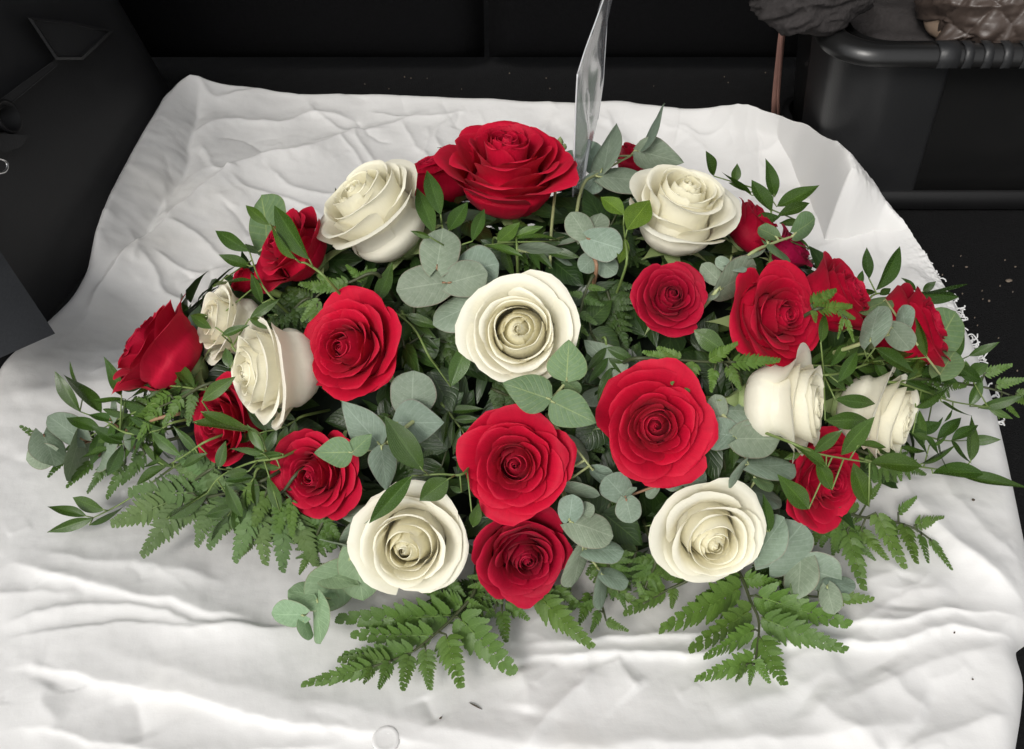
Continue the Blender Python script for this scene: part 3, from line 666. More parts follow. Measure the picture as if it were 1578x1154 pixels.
# ------------------------------------------------------------------ roses
def catmull(P, s):
    P = np.asarray(P); n = len(P) - 1
    x = np.clip(s, 0, 1) * n; i = np.minimum(x.astype(int), n - 1); t = x - i
    p0 = P[np.maximum(i - 1, 0)]; p1 = P[i]; p2 = P[i + 1]; p3 = P[np.minimum(i + 2, n)]
    t = t[..., None]
    return 0.5 * (2 * p1 + (p2 - p0) * t + (2 * p0 - 5 * p1 + 4 * p2 - p3) * t ** 2 + (3 * p1 - p0 - 3 * p2 + p3) * t ** 3)
def petal_points(t, th, o, rng, red, outer):
    """t 0 heart .. 1 outermost; o openness. Unit head: radius about 1. Inner petals lean in over the heart, outer ones flare and roll back."""
    ns, nv = (16, 17) if t > 0.3 else (12, 15)
    flare = max(0.0, (t - 0.30) / 0.70)
    lean_in = max(0.0, 1 - t / 0.32)
    rim_o = 0.022 + 0.955 * t ** 1.0
    rim_c = 0.022 + 0.69 * t ** 0.9
    rim = rim_c + (rim_o - rim_c) * o
    amax = 10 + (52 if red else 46) * o
    al = math.radians(-26 * lean_in + amax * min(1, max(0, (t - 0.26) / 0.74)) ** 0.8 + rng.uniform(-5, 5))
    H_o = 1.04 - 0.03 * lean_in - 0.44 * max(0, t - 0.22) ** 1.15
    H_c = 1.24 - 0.04 * lean_in - 0.12 * flare
    H = H_c + (H_o - H_c) * o
    if not red:                                              # cream roses: a closed heart, an upright cup round it, then broad rolled-back petals
        tx = [0, .40, .48, .70, .80, 1.0]; lp = lambda a, b: float(np.interp(t, tx, a)) * (1 - o) + float(np.interp(t, tx, b)) * o
        rim = lp([.012, .33, .42, .56, .63, .72], [.012, .36, .43, .62, .78, .98])
        al = math.radians(lp([-26, -8, -2, 8, 16, 28], [-26, -6, 0, 16, 38, 58]) + rng.uniform(-5, 5))
        H = lp([1.29, 1.27, 1.28, 1.24, 1.15, 1.05], [1.20, 1.15, 1.06, 0.99, .84, .70])
    jit = 0.07 if t > .25 else 0.015
    rim *= 1 + rng.uniform(-jit, jit); H += rng.uniform(-.05, .05) * (0.3 + t) - (rng.uniform(0, .14) * o if outer else 0)
    curl = (0.010 + 0.13 * flare ** 1.2) * rng.uniform(.4, 1.5)
    nk = 0.36
    nr = max(rim - nk * math.sin(al), 0.06 + 0.10 * t)
    b2 = min(0.30 + 0.36 * t, nr * 0.75 + 0.22 + 0.08 * t)
    prof = [(0.05, 0.0), (b2 * 0.72, 0.12), (b2, 0.40), (nr, H - nk * math.cos(al)), (rim, H), (rim + curl * math.sin(al + 0.8), H + curl * math.cos(al + 0.8))]
    s = np.linspace(0, 1, ns)[:, None]; v = np.linspace(-1, 1, nv)[None, :]
    Wd = math.radians((60 if red else 78) + 55 * lean_in + rng.uniform(-8, 8) + (75 if t < 0.09 else 0))
    p = 0.14 + (0.17 if red else 0.10) * min(1, t * 2) + (0.05 * flare if red else 0); q = (1.4 if red else 2.2) if t > 0.2 else 2.4
    wav = 0.016 * np.sin(v * rng.uniform(3, 6) + rng.uniform(0, 6)) + 0.008 * np.sin(v * rng.uniform(8, 13) + rng.uniform(0, 6))
    skew = rng.uniform(-.25, .25)
    stop = 1 - p * np.abs(v - skew * (1 - v * v)) ** q + wav * (0.35 + flare)
    if t > .35: stop = stop + (0.060 if red else 0.022) * np.exp(-((v - skew) / 0.18) ** 2)
    sv = s * np.clip(stop / (1.05 if red and t > .35 else 1.0), 0.3, 1.0)
    rz = catmull(prof, sv)
    r, z = rz[..., 0].copy(), rz[..., 1].copy()
    ang = th + v * Wd * (0.74 + 0.26 * np.sin(math.pi * np.clip(0.15 + 0.62 * sv, 0, 1))) + 0.22 * sv
    r *= 1 + ((0.05 + 0.07 * lean_in) if t > 0.09 else 0.55) * v * sv                              # one edge tucked in, the other lapping out
    e = np.abs(v) ** (1.7 if red else 2.3) * np.clip(sv - 0.42, 0, 1) ** 1.2 * 2
    roll = 0.14 * flare ** 0.9 * (1.15 if red else 0.8) * rng.uniform(.2, 1.9) * (0.55 + 0.45 * o)
    asym = rng.uniform(-.6, .6); e = e * (1 + asym * np.sign(v))
    r += roll * e; z -= roll * 0.8 * e
    tipc = np.clip(sv - 0.62, 0, 1) * np.clip(1 - np.abs(v) * 1.3, 0, 1)
    z += tipc * rng.uniform(-.10, .12) * flare; r += tipc * rng.uniform(-.02, .16) * flare
    ph = rng.uniform(0, 6); k = rng.uniform(2.2, 4.5)
    z += rng.uniform(-1, 1) * (0.055 if red else 0.095) * min(1, t * 2.2) * v * sv ** 2          # rim higher on one side
    r += (0.012 + 0.022 * t) * sv ** 3 * np.sin(v * k + ph); z += 0.02 * (0.25 + t) * sv ** 3 * np.sin(v * (k + 1.4) + ph * 2)
    off = (0.045 * lean_in if t > .12 else 0.008) + 0.03 * t; ox, oy = rng.uniform(-off, off), rng.uniform(-off, off)
    x = r * np.cos(ang) + ox * sv; y = r * np.sin(ang) + oy * sv
    n3 = perlin(x * 4.5 + th * 7, y * 4.5 + z * 4 + t * 9) * 0.030 * (0.25 + t) + perlin(x * 12 + th, y * 12 + z * 9) * 0.009 * (0.3 + t)
    rr = np.hypot(x, y) + 1e-6; x += n3 * x / rr; y += n3 * y / rr
    P = np.stack([x, y, z], -1).reshape(-1, 3)
    uv = np.stack([np.broadcast_to((v + 1) / 2, (ns, nv)), np.broadcast_to(s, (ns, nv))], -1).reshape(-1, 2)
    return P, ns, nv, uv
def cam_vec(a, b, c): return (RGT * a + UPV * b - FWD * c).normalized()
ROSES = []
def rose(u, v, dpx, face, openn, color, short, label, lift=0.0, tint=(1, 1, 1), npet=None, extra=0, hi=None):
    seed = int(u * 7 + v * 13); rng = random.Random(seed)
    red = color == 'red'
    p = on_mound(u, v, lift) if hi is None else at_z(u, v, hi)
    depth = (p - CAM).dot(FWD)
    N = npet or (int(25 + 11 * openn) if red else int(17 + 6 * openn))
    PT = []; hx, hy = rng.uniform(-.07, .07), rng.uniform(-.07, .07)
    for k in range(N):
        t = (k / (N - 1)) ** (0.90 if red else 0.95)
        t = min(1, max(0, t + rng.uniform(-.7, .7) / N)) if 2 < k < N - 1 else t
        pp = petal_points(t, k * 2.39996 + rng.uniform(-.2, .2), openn, rng, red, k >= N - 5)
        pp[0][:, 0] += hx * (1 - t) * pp[0][:, 2]; pp[0][:, 1] += hy * (1 - t) * pp[0][:, 2]; PT.append((t,) + pp)
    allp = np.concatenate([q[1] for q in PT]); ext = max(np.percentile(np.hypot(allp[:, 0], allp[:, 1]), 98.5), 0.56 * allp[:, 2].max())
    R = dpx / FPX * depth / 2 / ext
    ax = cam_vec(*face)
    rot = ax.to_track_quat('Z', 'Y') @ Quaternion((0, 0, 1), rng.uniform(0, 6.28))
    base = p - ax * (R * (0.62 if openn > .6 else 0.66))
    ob = empty('red_rose' if red else 'cream_rose', base)
    ob.rotation_mode = 'QUATERNION'; ob.rotation_quaternion = rot
    tag(ob, label, 'rose', 'red roses in the spray' if red else 'cream roses in the spray')
    for t, P, ns, nv, uv in PT:
        me = new_mesh('petal', P * R, grid_faces(ns, nv), uv, True, np.full(ns * nv, min(1, max(0, (t - 0.15) / 0.6))))
        po = link('petal', me, M['red' if red else 'cream'], ob)
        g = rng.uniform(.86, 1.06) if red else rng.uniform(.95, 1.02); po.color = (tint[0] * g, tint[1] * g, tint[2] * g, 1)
    # sepals, hip and stem
    for k in range(5):
        a = k * 1.2566 + rng.uniform(-.2, .2); V, F = [], []; L = R * rng.uniform(.75, 1.0); dn = rng.uniform(.1, 1.1)
        for i in range(7):
            s = i / 6; w = R * 0.13 * (1 - s) ** 0.7 * (0.6 + 0.8 * math.sin(math.pi * min(1, s + .2)))
            rr = 0.05 * R + L * s * 0.9; zz = -0.05 * R + R * (0.16 * s - dn * 0.5 * s * s)
            for j in (-1, 0, 1): V.append((rr * math.cos(a) - j * w * math.sin(a), rr * math.sin(a) + j * w * math.cos(a), zz - abs(j) * 0.02 * R))
        link('sepal', new_mesh('sepal', V, grid_faces(7, 3)), M['sepal'], ob)
    V, F, UV = tube_arrays([(0, 0, 0.12 * R), (0, 0, 0.02 * R), (0, 0, -0.12 * R), (0, 0, -0.26 * R)], [0.26 * R, 0.30 * R, 0.20 * R, 0.004], 12)
    link('hip', new_mesh('hip', V, F, UV), M['sepal'], ob)
    # stem curving down into the foam
    inv = rot.inverted(); foam = Vector((MC.x + (base.x - MC.x) * 0.25, MC.y + (base.y - MC.y) * 0.2, 0.05))
    pts = smooth_path([Vector((0, 0, -0.2 * R)), Vector((0, 0, -0.9 * R)), inv @ (foam - base)], 5)
    V, F, UV = tube_arrays(pts, 0.0032, 8); link('stem', new_mesh('stem', V, F, UV), M['stem'], ob)
    ROSES.append((u, v, short)); return ob
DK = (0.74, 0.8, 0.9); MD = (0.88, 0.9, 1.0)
rose(784, 262, 186, (.04, .70, .62), .78, 'red', 'top red rose', 'largest red rose at the very top of the spray, left of the clear sleeve', .02)
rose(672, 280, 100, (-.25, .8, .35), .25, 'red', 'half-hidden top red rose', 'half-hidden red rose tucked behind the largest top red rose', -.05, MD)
rose(452, 382, 128, (-.62, .40, .55), .72, 'red', 'upper left red rose', 'red rose with pointed petals at upper left, crossed by thin leaves', 0, MD)
rose(545, 533, 162, (-.36, .12, .9), .95, 'red', 'left centre red rose', 'wide open red rose left of centre, beside two cream roses', .012)
rose(246, 539, 148, (-.72, .50, .35), .55, 'red', 'far left red rose', 'red rose at the far left end showing its side and green sepals', .01, MD)
rose(352, 655, 122, (-.55, .0, .75), .6, 'red', 'lower left red rose', 'partly hidden red rose below the left cream pair, crossed by narrow leaves', -.012, MD)
rose(492, 726, 142, (-.42, -.08, .88), .92, 'red', 'small left front red rose', 'red rose with a heart-shaped green leaf lying over its right side', 0, MD)
rose(795, 714, 162, (-.08, .0, 1), .9, 'red', 'front centre red rose', 'open red rose at front centre directly above the dark red one', .012, (.97, 1, 1))
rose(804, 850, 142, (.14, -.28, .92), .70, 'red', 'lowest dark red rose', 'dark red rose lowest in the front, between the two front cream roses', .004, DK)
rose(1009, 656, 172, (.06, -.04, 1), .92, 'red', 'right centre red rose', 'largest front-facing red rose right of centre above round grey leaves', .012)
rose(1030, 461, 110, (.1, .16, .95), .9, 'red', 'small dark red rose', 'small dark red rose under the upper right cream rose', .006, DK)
rose(1192, 486, 156, (.44, .12, .85), .92, 'red', 'right upper red rose', 'open red rose on the right, left of two more red roses', .004, (.93, 1, 1))
rose(1288, 458, 124, (.66, .42, .5), .45, 'red', 'right middle red rose', 'red rose on the right with a small fern sprig across it', -.01, MD)
rose(1402, 511, 140, (.75, .35, .42), .40, 'red', 'far right red rose', 'red rose at the far right end with grey leaves across it', .0, MD)
rose(1262, 742, 138, (.44, -.08, .86), .85, 'red', 'lower right red rose', 'red rose at lower right half covered by glossy narrow leaves', -.004, MD)
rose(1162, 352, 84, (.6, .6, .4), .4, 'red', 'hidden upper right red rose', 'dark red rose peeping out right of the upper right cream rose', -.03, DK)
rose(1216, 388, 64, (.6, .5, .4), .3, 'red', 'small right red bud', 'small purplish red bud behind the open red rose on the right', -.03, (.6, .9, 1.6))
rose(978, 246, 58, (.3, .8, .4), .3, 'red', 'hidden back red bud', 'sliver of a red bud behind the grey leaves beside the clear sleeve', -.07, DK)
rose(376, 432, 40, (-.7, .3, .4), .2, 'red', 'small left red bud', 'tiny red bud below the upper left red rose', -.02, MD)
rose(582, 332, 178, (-.50, .55, .58), .50, 'cream', 'upper left cream rose', 'cream rose at upper left between two red roses', .016)
rose(1046, 329, 166, (.14, .62, .72), .52, 'cream', 'upper right cream rose', 'cream rose at upper right beside the clear plastic sleeve', .018)
rose(800, 512, 168, (-.08, .03, 1), .72, 'cream', 'central cream rose', 'fully open cream rose in the middle of the spray', .012)
rose(428, 568, 168, (-.78, -.14, .52), .45, 'cream', 'left cream rose', 'cream rose on the left touching the wide open red rose', .008)
rose(358, 500, 120, (-.7, .16, .55), .3, 'cream', 'rear left cream rose', 'cream rose half hidden behind the left cream rose', -.02)
rose(1208, 620, 160, (.86, -.03, .45), .40, 'cream', 'right cream rose', 'cream rose on the right with its heart turned to the right', .006)
rose(1348, 638, 150, (.74, -.2, .5), .38, 'cream', 'far right cream rose', 'cream rose at the far right end behind narrow green leaves', -.004)
rose(637, 832, 172, (-.08, -.12, 1), .74, 'cream', 'front left cream rose', 'open cream rose at front left with glossy leaves over its top edge', .012)
rose(1090, 816, 164, (.10, -.26, .94), .58, 'cream', 'front right cream rose', 'cream rose at front right above the large fern', .010)

# floral foam in the middle, holding every stem
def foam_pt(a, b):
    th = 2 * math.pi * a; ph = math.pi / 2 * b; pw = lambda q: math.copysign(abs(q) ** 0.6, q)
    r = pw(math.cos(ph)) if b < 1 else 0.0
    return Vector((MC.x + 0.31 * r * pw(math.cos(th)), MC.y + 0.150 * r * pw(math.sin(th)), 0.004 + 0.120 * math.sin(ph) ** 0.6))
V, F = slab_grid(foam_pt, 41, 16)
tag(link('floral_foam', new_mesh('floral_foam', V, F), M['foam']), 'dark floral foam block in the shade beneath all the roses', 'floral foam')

# ------------------------------------------------------------------ leaf shapes (shared unit meshes: base at 0, tip at x = 1, y across, z up)
def leaf_unit(kind, seed):
    rng = random.Random(seed); nl, nw = (15, 9)
    V, UV = [], []
    cup = rng.uniform(.10, .22); bend = rng.uniform(-.10, .16); fold = rng.uniform(.04, .10); tw = rng.uniform(-.25, .25); ph = rng.uniform(0, 6)
    for i in range(nl):
        s = i / (nl - 1)
        if kind == 'round':
            w = max(0, 1 - abs(2 * s - 0.96) ** 2.2) ** 0.5 * 0.5 if s < .99 else 0.03; notch = 0.10 * (1 - s) ** 6
        elif kind == 'ovate':
            w = 0.5 * (math.sin(math.pi * min(1, s) ** 0.62) ** 0.85) * (1.04 - 0.12 * s) if 0 < s < 1 else (0.05 if s == 0 else 0); notch = 0.04 * (1 - s) ** 6
        else:
            w = 0.5 * (math.sin(math.pi * s ** 0.85) ** 1.05) if 0 < s < 1 else 0.0; notch = 0
        for j in range(nw):
            c = 2 * j / (nw - 1) - 1
            y = c * w * (1 + 0.03 * math.sin(9 * s + ph + c))
            x = s - notch * abs(c) * 2 * (1 if kind == 'round' else .5)
            if kind == 'lance':
                z = fold * 1.0 * abs(c) * w * 2 + bend * 1.5 * (s - .5) ** 2 - bend * .375
                z += tw * y * (s - .3) * 1.0
            else:
                z = -cup * (c * w * 2) ** 2 * 0.6 + fold * abs(c) * w - bend * (s - .5) ** 2 * 1.2 + 0.012 * math.sin(7 * s + 3 * c + ph) + tw * .5 * y * (s - .5)
            V.append((x, y, z)); UV.append((s, j / (nw - 1)))
    return new_mesh(kind + '_leaf', V, grid_faces(nl, nw), UV)
UNIT = {k: [leaf_unit(k, 10 * i + q) for i in range(5)] for q, k in enumerate(('round', 'ovate', 'lance'))}
def pinna_unit(seed, n=9):
    rng = random.Random(seed); parts, UVs = [], []
    def lobe(bx, by, ang, L, Wd, side, zb):
        V, UV = [], []; m = 11; tl = rng.uniform(-.5, .5)
        for i in range(m):
            s = i / (m - 1); w = Wd * (math.sin(math.pi * (0.13 + 0.87 * s) ** 0.8) ** 0.8 * (1.08 - 0.38 * s) if s < 1 else 0.0)
            tooth = 0.26 * Wd * (1 - .5 * s) * (1 if i % 2 else 0) * (1 if 0 < i < m - 1 else 0)
            for c in (-1, 0, 1):
                x = L * s + (tooth * 0.6 if c else 0); y = c * (w + tooth * .6)
                V.append((bx + x * math.cos(ang) - y * math.sin(ang), by + x * math.sin(ang) + y * math.cos(ang), zb - 0.10 * abs(c) * w + c * w * tl + 0.06 * L * math.sin(math.pi * s) - 0.10 * L * s))
                UV.append((s, 0.5 + c * 0.42))
        parts.append((V, grid_faces(m, 3))); UVs.extend(UV)
    for i in range(n):
        s = (i + 0.3) / n
        env = (0.30 - 0.245 * s) * (0.80 + 0.20 * min(1, s * 5))
        for sd in (-1, 1):
            L = env * rng.uniform(.92, 1.08); a = sd * math.radians(54 - 20 * s + rng.uniform(-5, 5))
            lobe(s + (0.03 if sd > 0 else 0), 0.004 * sd, a, L, 0.056 * (1.15 - 0.36 * s) * 9 / n, sd, rng.uniform(-.006, .01) - 0.16 * (s - .4) ** 2)
    lobe(0.86, 0, 0, 0.15, 0.030, 0, -0.034)
    V, F, UV = tube_arrays([(i / 6, 0, -0.004 - 0.16 * (i / 6 - .4) ** 2) for i in range(7)], [0.010 - 0.007 * i / 6 for i in range(7)], 5)
    parts.append((V, F)); UVs.extend([(0.5, 0.5)] * len(V))
    V, F = join_arrays(parts)
    return new_mesh('fern_pinna', V, F, UVs)
UNIT['pinna'] = [pinna_unit(s, n) for s, n in ((1, 8), (2, 9), (3, 10), (4, 11))]
MESHCACHE = {}
def unit(kind, mat, rng):
    me = rng.choice(UNIT[kind]); key = (me.name, mat)
    if key not in MESHCACHE:
        c = me.copy(); c.materials.clear(); c.materials.append(M[mat]); MESHCACHE[key] = c
    return MESHCACHE[key]
TRUE_W = {'round': 0.84, 'ovate': 0.66, 'lance': 0.34, 'pinna': 1.0}
def place_leaf(name, parent, base, tip, wr, kind, mat, rng, nrm=None, tint=None):
    d0 = (base - CAM).dot(FWD); d1 = (tip - CAM).dot(FWD); lp = ((tip - CAM) / d1 - (base - CAM) / d0).length * d0
    lim = (0.55 if kind != 'pinna' else 0.8) * lp
    if abs(d1 - d0) > lim: tip = CAM + (tip - CAM) * ((d0 + math.copysign(lim, d1 - d0)) / d1)
    if tip.z < 0.005: tip = Vector((tip.x, tip.y, 0.005))
    X = tip - base; L = X.length
    if L < 1e-5: return None
    wr = wr * min(1.0, lp / L) if kind != 'pinna' else wr * 2.5 * min(1.0, 0.35 + 0.65 * lp / L)
    X = X / L; mid = (base + tip) / 2
    n = (mound_normal(mid) * 0.9 + (CAM - mid).normalized() * 0.8) if nrm is None else Vector(nrm)
    n = n + Vector((rng.uniform(-.3, .3), rng.uniform(-.3, .3), rng.uniform(-.3, .3))) * (0.5 if kind != 'pinna' else 0.25)
    Z = n - X * n.dot(X); Z.normalize(); w = wr
    if kind in ('round', 'ovate', 'lance'):
        tw = max(wr, TRUE_W[kind] if kind != 'lance' else 0.28)
        if wr < tw * 0.9:
            ang = math.acos(min(1, wr / tw)) * rng.choice((-1, 1)); Z = Quaternion(X, ang) @ Z; w = tw
    Y = Z.cross(X)
    zs = L * (1.0 if kind != 'pinna' else 0.8)
    m = Matrix((X * L, Y * (L * w), Z * zs)).transposed().to_4x4()
    m.translation = base - Vector(parent.location)
    o = link(name, unit(kind, mat, rng), None, parent); o.matrix_local = m
    g = rng.uniform(.82, 1.14); t = tint or (1, 1, 1)
    h = rng.uniform(-.05, .05)
    o.color = (t[0] * g * (1 + h), t[1] * g, t[2] * g * (1 - h), 1)
    return o

# zoom windows used to read positions off the photograph: (x0, y0, scale)
ZN = {0: (0, 0, 1.0), 1: (0, 0, 2.885), 2: (480, 150, 3.7214), 3: (850, 0, 2.1676), 4: (20, 400, 2.307), 5: (460, 400, 2.748), 6: (880, 380, 2.2607), 7: (400, 740, 2.7875), 8: (880, 740, 2.2607), 9: (100, 90, 2.814)}
def zp(z, x, y): a, b, s = ZN[z]; return a + x / s, b + y / s
def sprig(name, z, leaves, label, cat, group, kind, mat, lift=0.0, stem=None, stem_mat='stem', stem_r=0.0013, tint=None, k=1.0, root=0.05, part='leaf'):
    """leaves: (base x, base y, tip x, tip y, width ratio[, kind[, extra lift[, material]]]) in zoom window z"""
    rng = random.Random(sum(ord(c) for c in label) * 7)
    B = [(on_mound(*zp(z, L[0], L[1]), lift + (L[6] if len(L) > 6 else 0), k), on_mound(*zp(z, L[2], L[3]), lift + (L[6] if len(L) > 6 else 0) + rng.uniform(-.004, .006), k)) for L in leaves]
    if stem: S = [on_mound(*zp(z, x, y), lift - 0.002, k) for x, y in stem]
    else: S = [b for b, t in B][:1] * 2
    into = S[0] - mound_normal(S[0]) * root - (S[1] - S[0]) * 0.15
    into.z = max(into.z, 0.008)
    ob = empty(name, into); tag(ob, label, cat, group)
    if stem: pts = smooth_path([into] + S, 5); tube('stem', pts, [stem_r * (1.25 - 0.75 * i / len(pts)) for i in range(len(pts))], M[stem_mat], ob, 7)
    else: pts = [into, S[0]]; tube('stem', smooth_path([into, S[0]], 5), stem_r, M[stem_mat], ob, 7)
    for L, (b, t) in zip(leaves, B):
        kd = L[5] if len(L) > 5 and L[5] else kind; mt = L[7] if len(L) > 7 else mat
        lf = place_leaf(part, ob, b, t, L[4], kd, mt, rng, None, tint)
        near = min(pts, key=lambda p: (p - b).length)
        if (near - b).length > 0.003 and (near - b).length < 0.06:
            tube('stalk', [near, b, b.lerp(t, 0.08)], [stem_r * .7, stem_r * .6, stem_r * .4], M[stem_mat], ob, 5)
    return ob
def euc(z, leaves, label, lift=0.0, stem=None, stem_mat='stem_pale', mat='euc', kind='round', tint=None, r=0.0014, k=1.0):
    return sprig('eucalyptus_sprig', z, leaves, label, 'eucalyptus', 'eucalyptus sprigs', kind, mat, lift, stem, stem_mat, r, tint, k)
def rus(z, leaves, label, lift=0.0, stem=None, tint=None, mat='ruscus', k=1.0):
    return sprig('ruscus_sprig', z, leaves, label, 'ruscus', 'ruscus sprigs', 'lance', mat, lift, stem, 'stem', 0.0009, tint, k)
def fern(z, leaves, label, lift=0.0, stem=None, tint=None, mat='fern', k=1.0):
    return sprig('fern_frond', z, [L if len(L) > 4 else L + (0.62,) for L in leaves], label, 'fern', 'fern fronds', 'pinna', mat, lift, stem, 'stem_dark', 0.0013, tint, k, 0.04, 'pinna')

# ---- eucalyptus
euc(5, [(585, 35, 612, -135, 1.05, None, .016), (625, 95, 413, 128, .85, None, .010), (635, 98, 800, 55, .95, None, .012), (690, 50, 848, 15, 1.25, None, 0), (775, 165, 568, 272, .70, None, .002)],
    'large round grey-green eucalyptus leaves left above the central cream rose', .012, [(760, 175), (690, 120), (630, 95), (585, 35)], 'stem_red')
euc(5, [(1065, 590, 862, 522, .80, 'ovate', .012, 'euc_green'), (1072, 600, 1262, 692, .80, 'ovate', .012, 'euc_green'), (1135, 512, 1145, 338, 1.0, 'ovate', .004, 'euc_green'), (1130, 520, 1195, 565, .7, None, 0, 'euc_green')],
    'heart-shaped green eucalyptus leaves below the central cream rose', .030, [(1150, 480), (1135, 515), (1070, 592)])
euc(5, [(345, 785, 180, 598, .62, 'ovate', .004), (405, 690, 617, 690, .92, 'ovate', -.004), (350, 790, 378, 983, .58, 'ovate', .008), (225, 815, 66, 818, .85, 'ovate', .020, 'euc_green'), (225, 818, 312, 738, .72, 'ovate', .020, 'euc_green'), (480, 645, 485, 470, 1.15, None, -.012)],
    'pointed grey-green eucalyptus leaves between the left centre red and front left cream rose', .026, [(480, 690), (350, 790), (228, 815)])
euc(7, [(408, 300, 445, 516, .85), (392, 385, 210, 545, .90, None, .006), (255, 395, 432, 448, .25, 'ovate', .016), (300, 508, 122, 468, .32, None, .010), (190, 580, 50, 575, .92, None, .012), (248, 512, 262, 702, .64, None, .014), (188, 600, 212, 686, .28, None, .006)],
    'eucalyptus sprig trailing onto the sheet at lower left of the front left cream rose', .012, [(415, 295), (310, 450), (250, 515), (188, 588)], tint=(.95, 1.1, .85))
euc(7, [(1330, 172, 1345, 62, 1.02, None, .010), (1335, 178, 1522, 240, .66, None, .010), (1350, 160, 1436, 108, .8), (1390, 288, 1345, 460, .60, None, .014), (1392, 295, 1565, 300, .36, None, .010), (1475, 405, 1468, 558, .52, None, .006), (1470, 405, 1585, 432, .45, None, .008)],
    'eucalyptus sprig right of the lowest dark red rose', .012, [(1320, 120), (1335, 178), (1392, 292), (1475, 405)])
euc(5, [(1150, 768, 1228, 872, .62, None, -.012), (1100, 965, 1275, 1005, .45, None, -.004), (1245, 885, 1330, 905, .5, None, -.008), (1115, 905, 1200, 945, .45, None, -.014)],
    'small grey eucalyptus leaves in shade right of the front centre red rose', .004, [(1080, 700), (1150, 770), (1245, 890)])
euc(8, [(650, 265, 742, 128, .34, None, .012), (690, 300, 806, 148, 1.0, None, .004), (800, 258, 790, 412, .48, None, .010), (806, 300, 942, 350, 1.1, None, .006), (892, 370, 915, 466, .72, None, .010), (895, 366, 988, 354, .3, None, .008), (940, 402, 974, 412, .8, None, .010, 'euc_green'), (780, 368, 822, 434, .62, None, .0, 'euc_green')],
    'long eucalyptus sprig reaching right from the front right cream rose', .014, [(625, 120), (720, 210), (805, 300), (895, 368), (950, 405)])
euc(6, [(572, 660, 468, 645, 1.15, None, .004), (578, 668, 727, 670, .98, None, .008), (520, 588, 500, 515, .95), (525, 570, 662, 575, .55, None, -.004), (618, 762, 777, 760, .50, None, .014), (612, 755, 552, 842, .55, None, .010), (640, 806, 706, 830, .75, None, .012, 'euc_green'), (620, 850, 735, 880, .45, None, -.01)],
    'round eucalyptus leaves just right of the right centre red rose', .004, [(520, 580), (575, 665), (620, 760), (645, 810)])
euc(6, [(185, 872, 120, 800, 1.15, None, .004), (192, 880, 212, 962, 1.1, None, .010), (188, 870, 228, 838, .6, None, .014), (400, 800, 472, 822, 1.25, None, -.004), (392, 802, 330, 842, .8, None, -.008), (300, 840, 262, 872, .9, None, -.006), (110, 820, 75, 770, .7, None, -.01)],
    'round eucalyptus leaves under the right centre red rose', .000, [(420, 740), (385, 795), (250, 850), (188, 872)], 'stem_red')
euc(3, [(165, 575, 212, 408, .50, 'ovate', .004), (160, 582, 108, 645, .95, None, -.004), (150, 560, 112, 480, .7, None, -.01), (170, 592, 322, 600, .85, None, -.006), (300, 500, 380, 345, .46, 'ovate'), (278, 502, 442, 542, .36, 'ovate', .004), (80, 545, 28, 590, .85, None, -.02), (85, 520, 30, 508, .6, None, -.03)],
    'pointed eucalyptus leaves rising behind the upper right cream rose', -.012, [(100, 630), (160, 578), (280, 512)])
euc(3, [(118, 790, 62, 708, .95, None, .010), (112, 800, 165, 712, .9, None, .006), (120, 796, 236, 832, 1.0, None, .012), (150, 850, 95, 905, .9, None, -.008), (150, 860, 215, 915, .9, None, -.010)],
    'wavy round eucalyptus leaves right at the foot of the clear sleeve', .010, [(150, 900), (135, 850), (118, 794)], 'stem_red')
euc(6, [(552, 72, 505, 40, .9, None, .004), (545, 70, 612, 72, .6, None, .008), (520, 150, 645, 70, .75), (515, 120, 455, 60, .8, None, -.004), (505, 150, 470, 190, .6, None, -.004)],
    'eucalyptus leaves right of the small dark red rose', .012, [(498, 165), (530, 100), (560, 35)])
euc(3, [(720, 805, 800, 872, .62, None, .002, 'euc_green'), (815, 778, 882, 728, .75, None, .004, 'euc_green'), (690, 840, 610, 875, .5), (750, 790, 690, 760, .5, None, 0, 'euc_green')],
    'green eucalyptus leaves between the upper right cream rose and the right red roses', .018, [(650, 860), (740, 812), (830, 782)])
euc(6, [(1162, 285, 1154, 203, .42, None, .008), (1115, 278, 1182, 360, .58, None, .008), (1042, 328, 1070, 204, .38, None, .004), (1270, 345, 1346, 225, 1.1, None, -.03, 'euc_green'), (1285, 445, 1338, 362, .85, None, -.012, 'euc_green'), (1095, 185, 1008, 232, .85, None, -.03, 'euc_green')],
    'thin grey eucalyptus leaves lying over the far right red rose', .045, [(1040, 328), (1100, 308), (1166, 289)])
euc(4, [(247, 640, 124, 556, .85, None, .010), (146, 690, 46, 712, 1.0, None, .008), (108, 620, 152, 735, .25, None, .006), (305, 700, 398, 532, .66, None, .014), (245, 620, 185, 786, .26, None, .004), (345, 570, 360, 492, .8, None, .004), (432, 672, 418, 605, .6)],
    'eucalyptus sprig on a red stem at the far left end of the spray', .016, [(550, 555), (420, 600), (290, 640), (140, 692)], 'stem_red')
euc(1, [(1190, 1085, 1165, 868, .92, None, 0, 'euc_green'), (1150, 1120, 1092, 1085, .8, None, -.004, 'euc_green')],
    'round green eucalyptus leaf behind the upper left red rose', -.012, [(1260, 1130), (1190, 1090)])
euc(2, [(905, 300, 722, 286, .42, 'ovate'), (1420, 420, 1500, 300, .6, 'ovate', -.01)], 'grey eucalyptus leaf tip behind the top red rose', -.045)
euc(5, [(1374, 490, 1208, 340, .66, 'ovate', -.006), (1300, 560, 1200, 600, .7, None, -.01)], 'dark eucalyptus leaf between central cream and right centre red rose', .0)
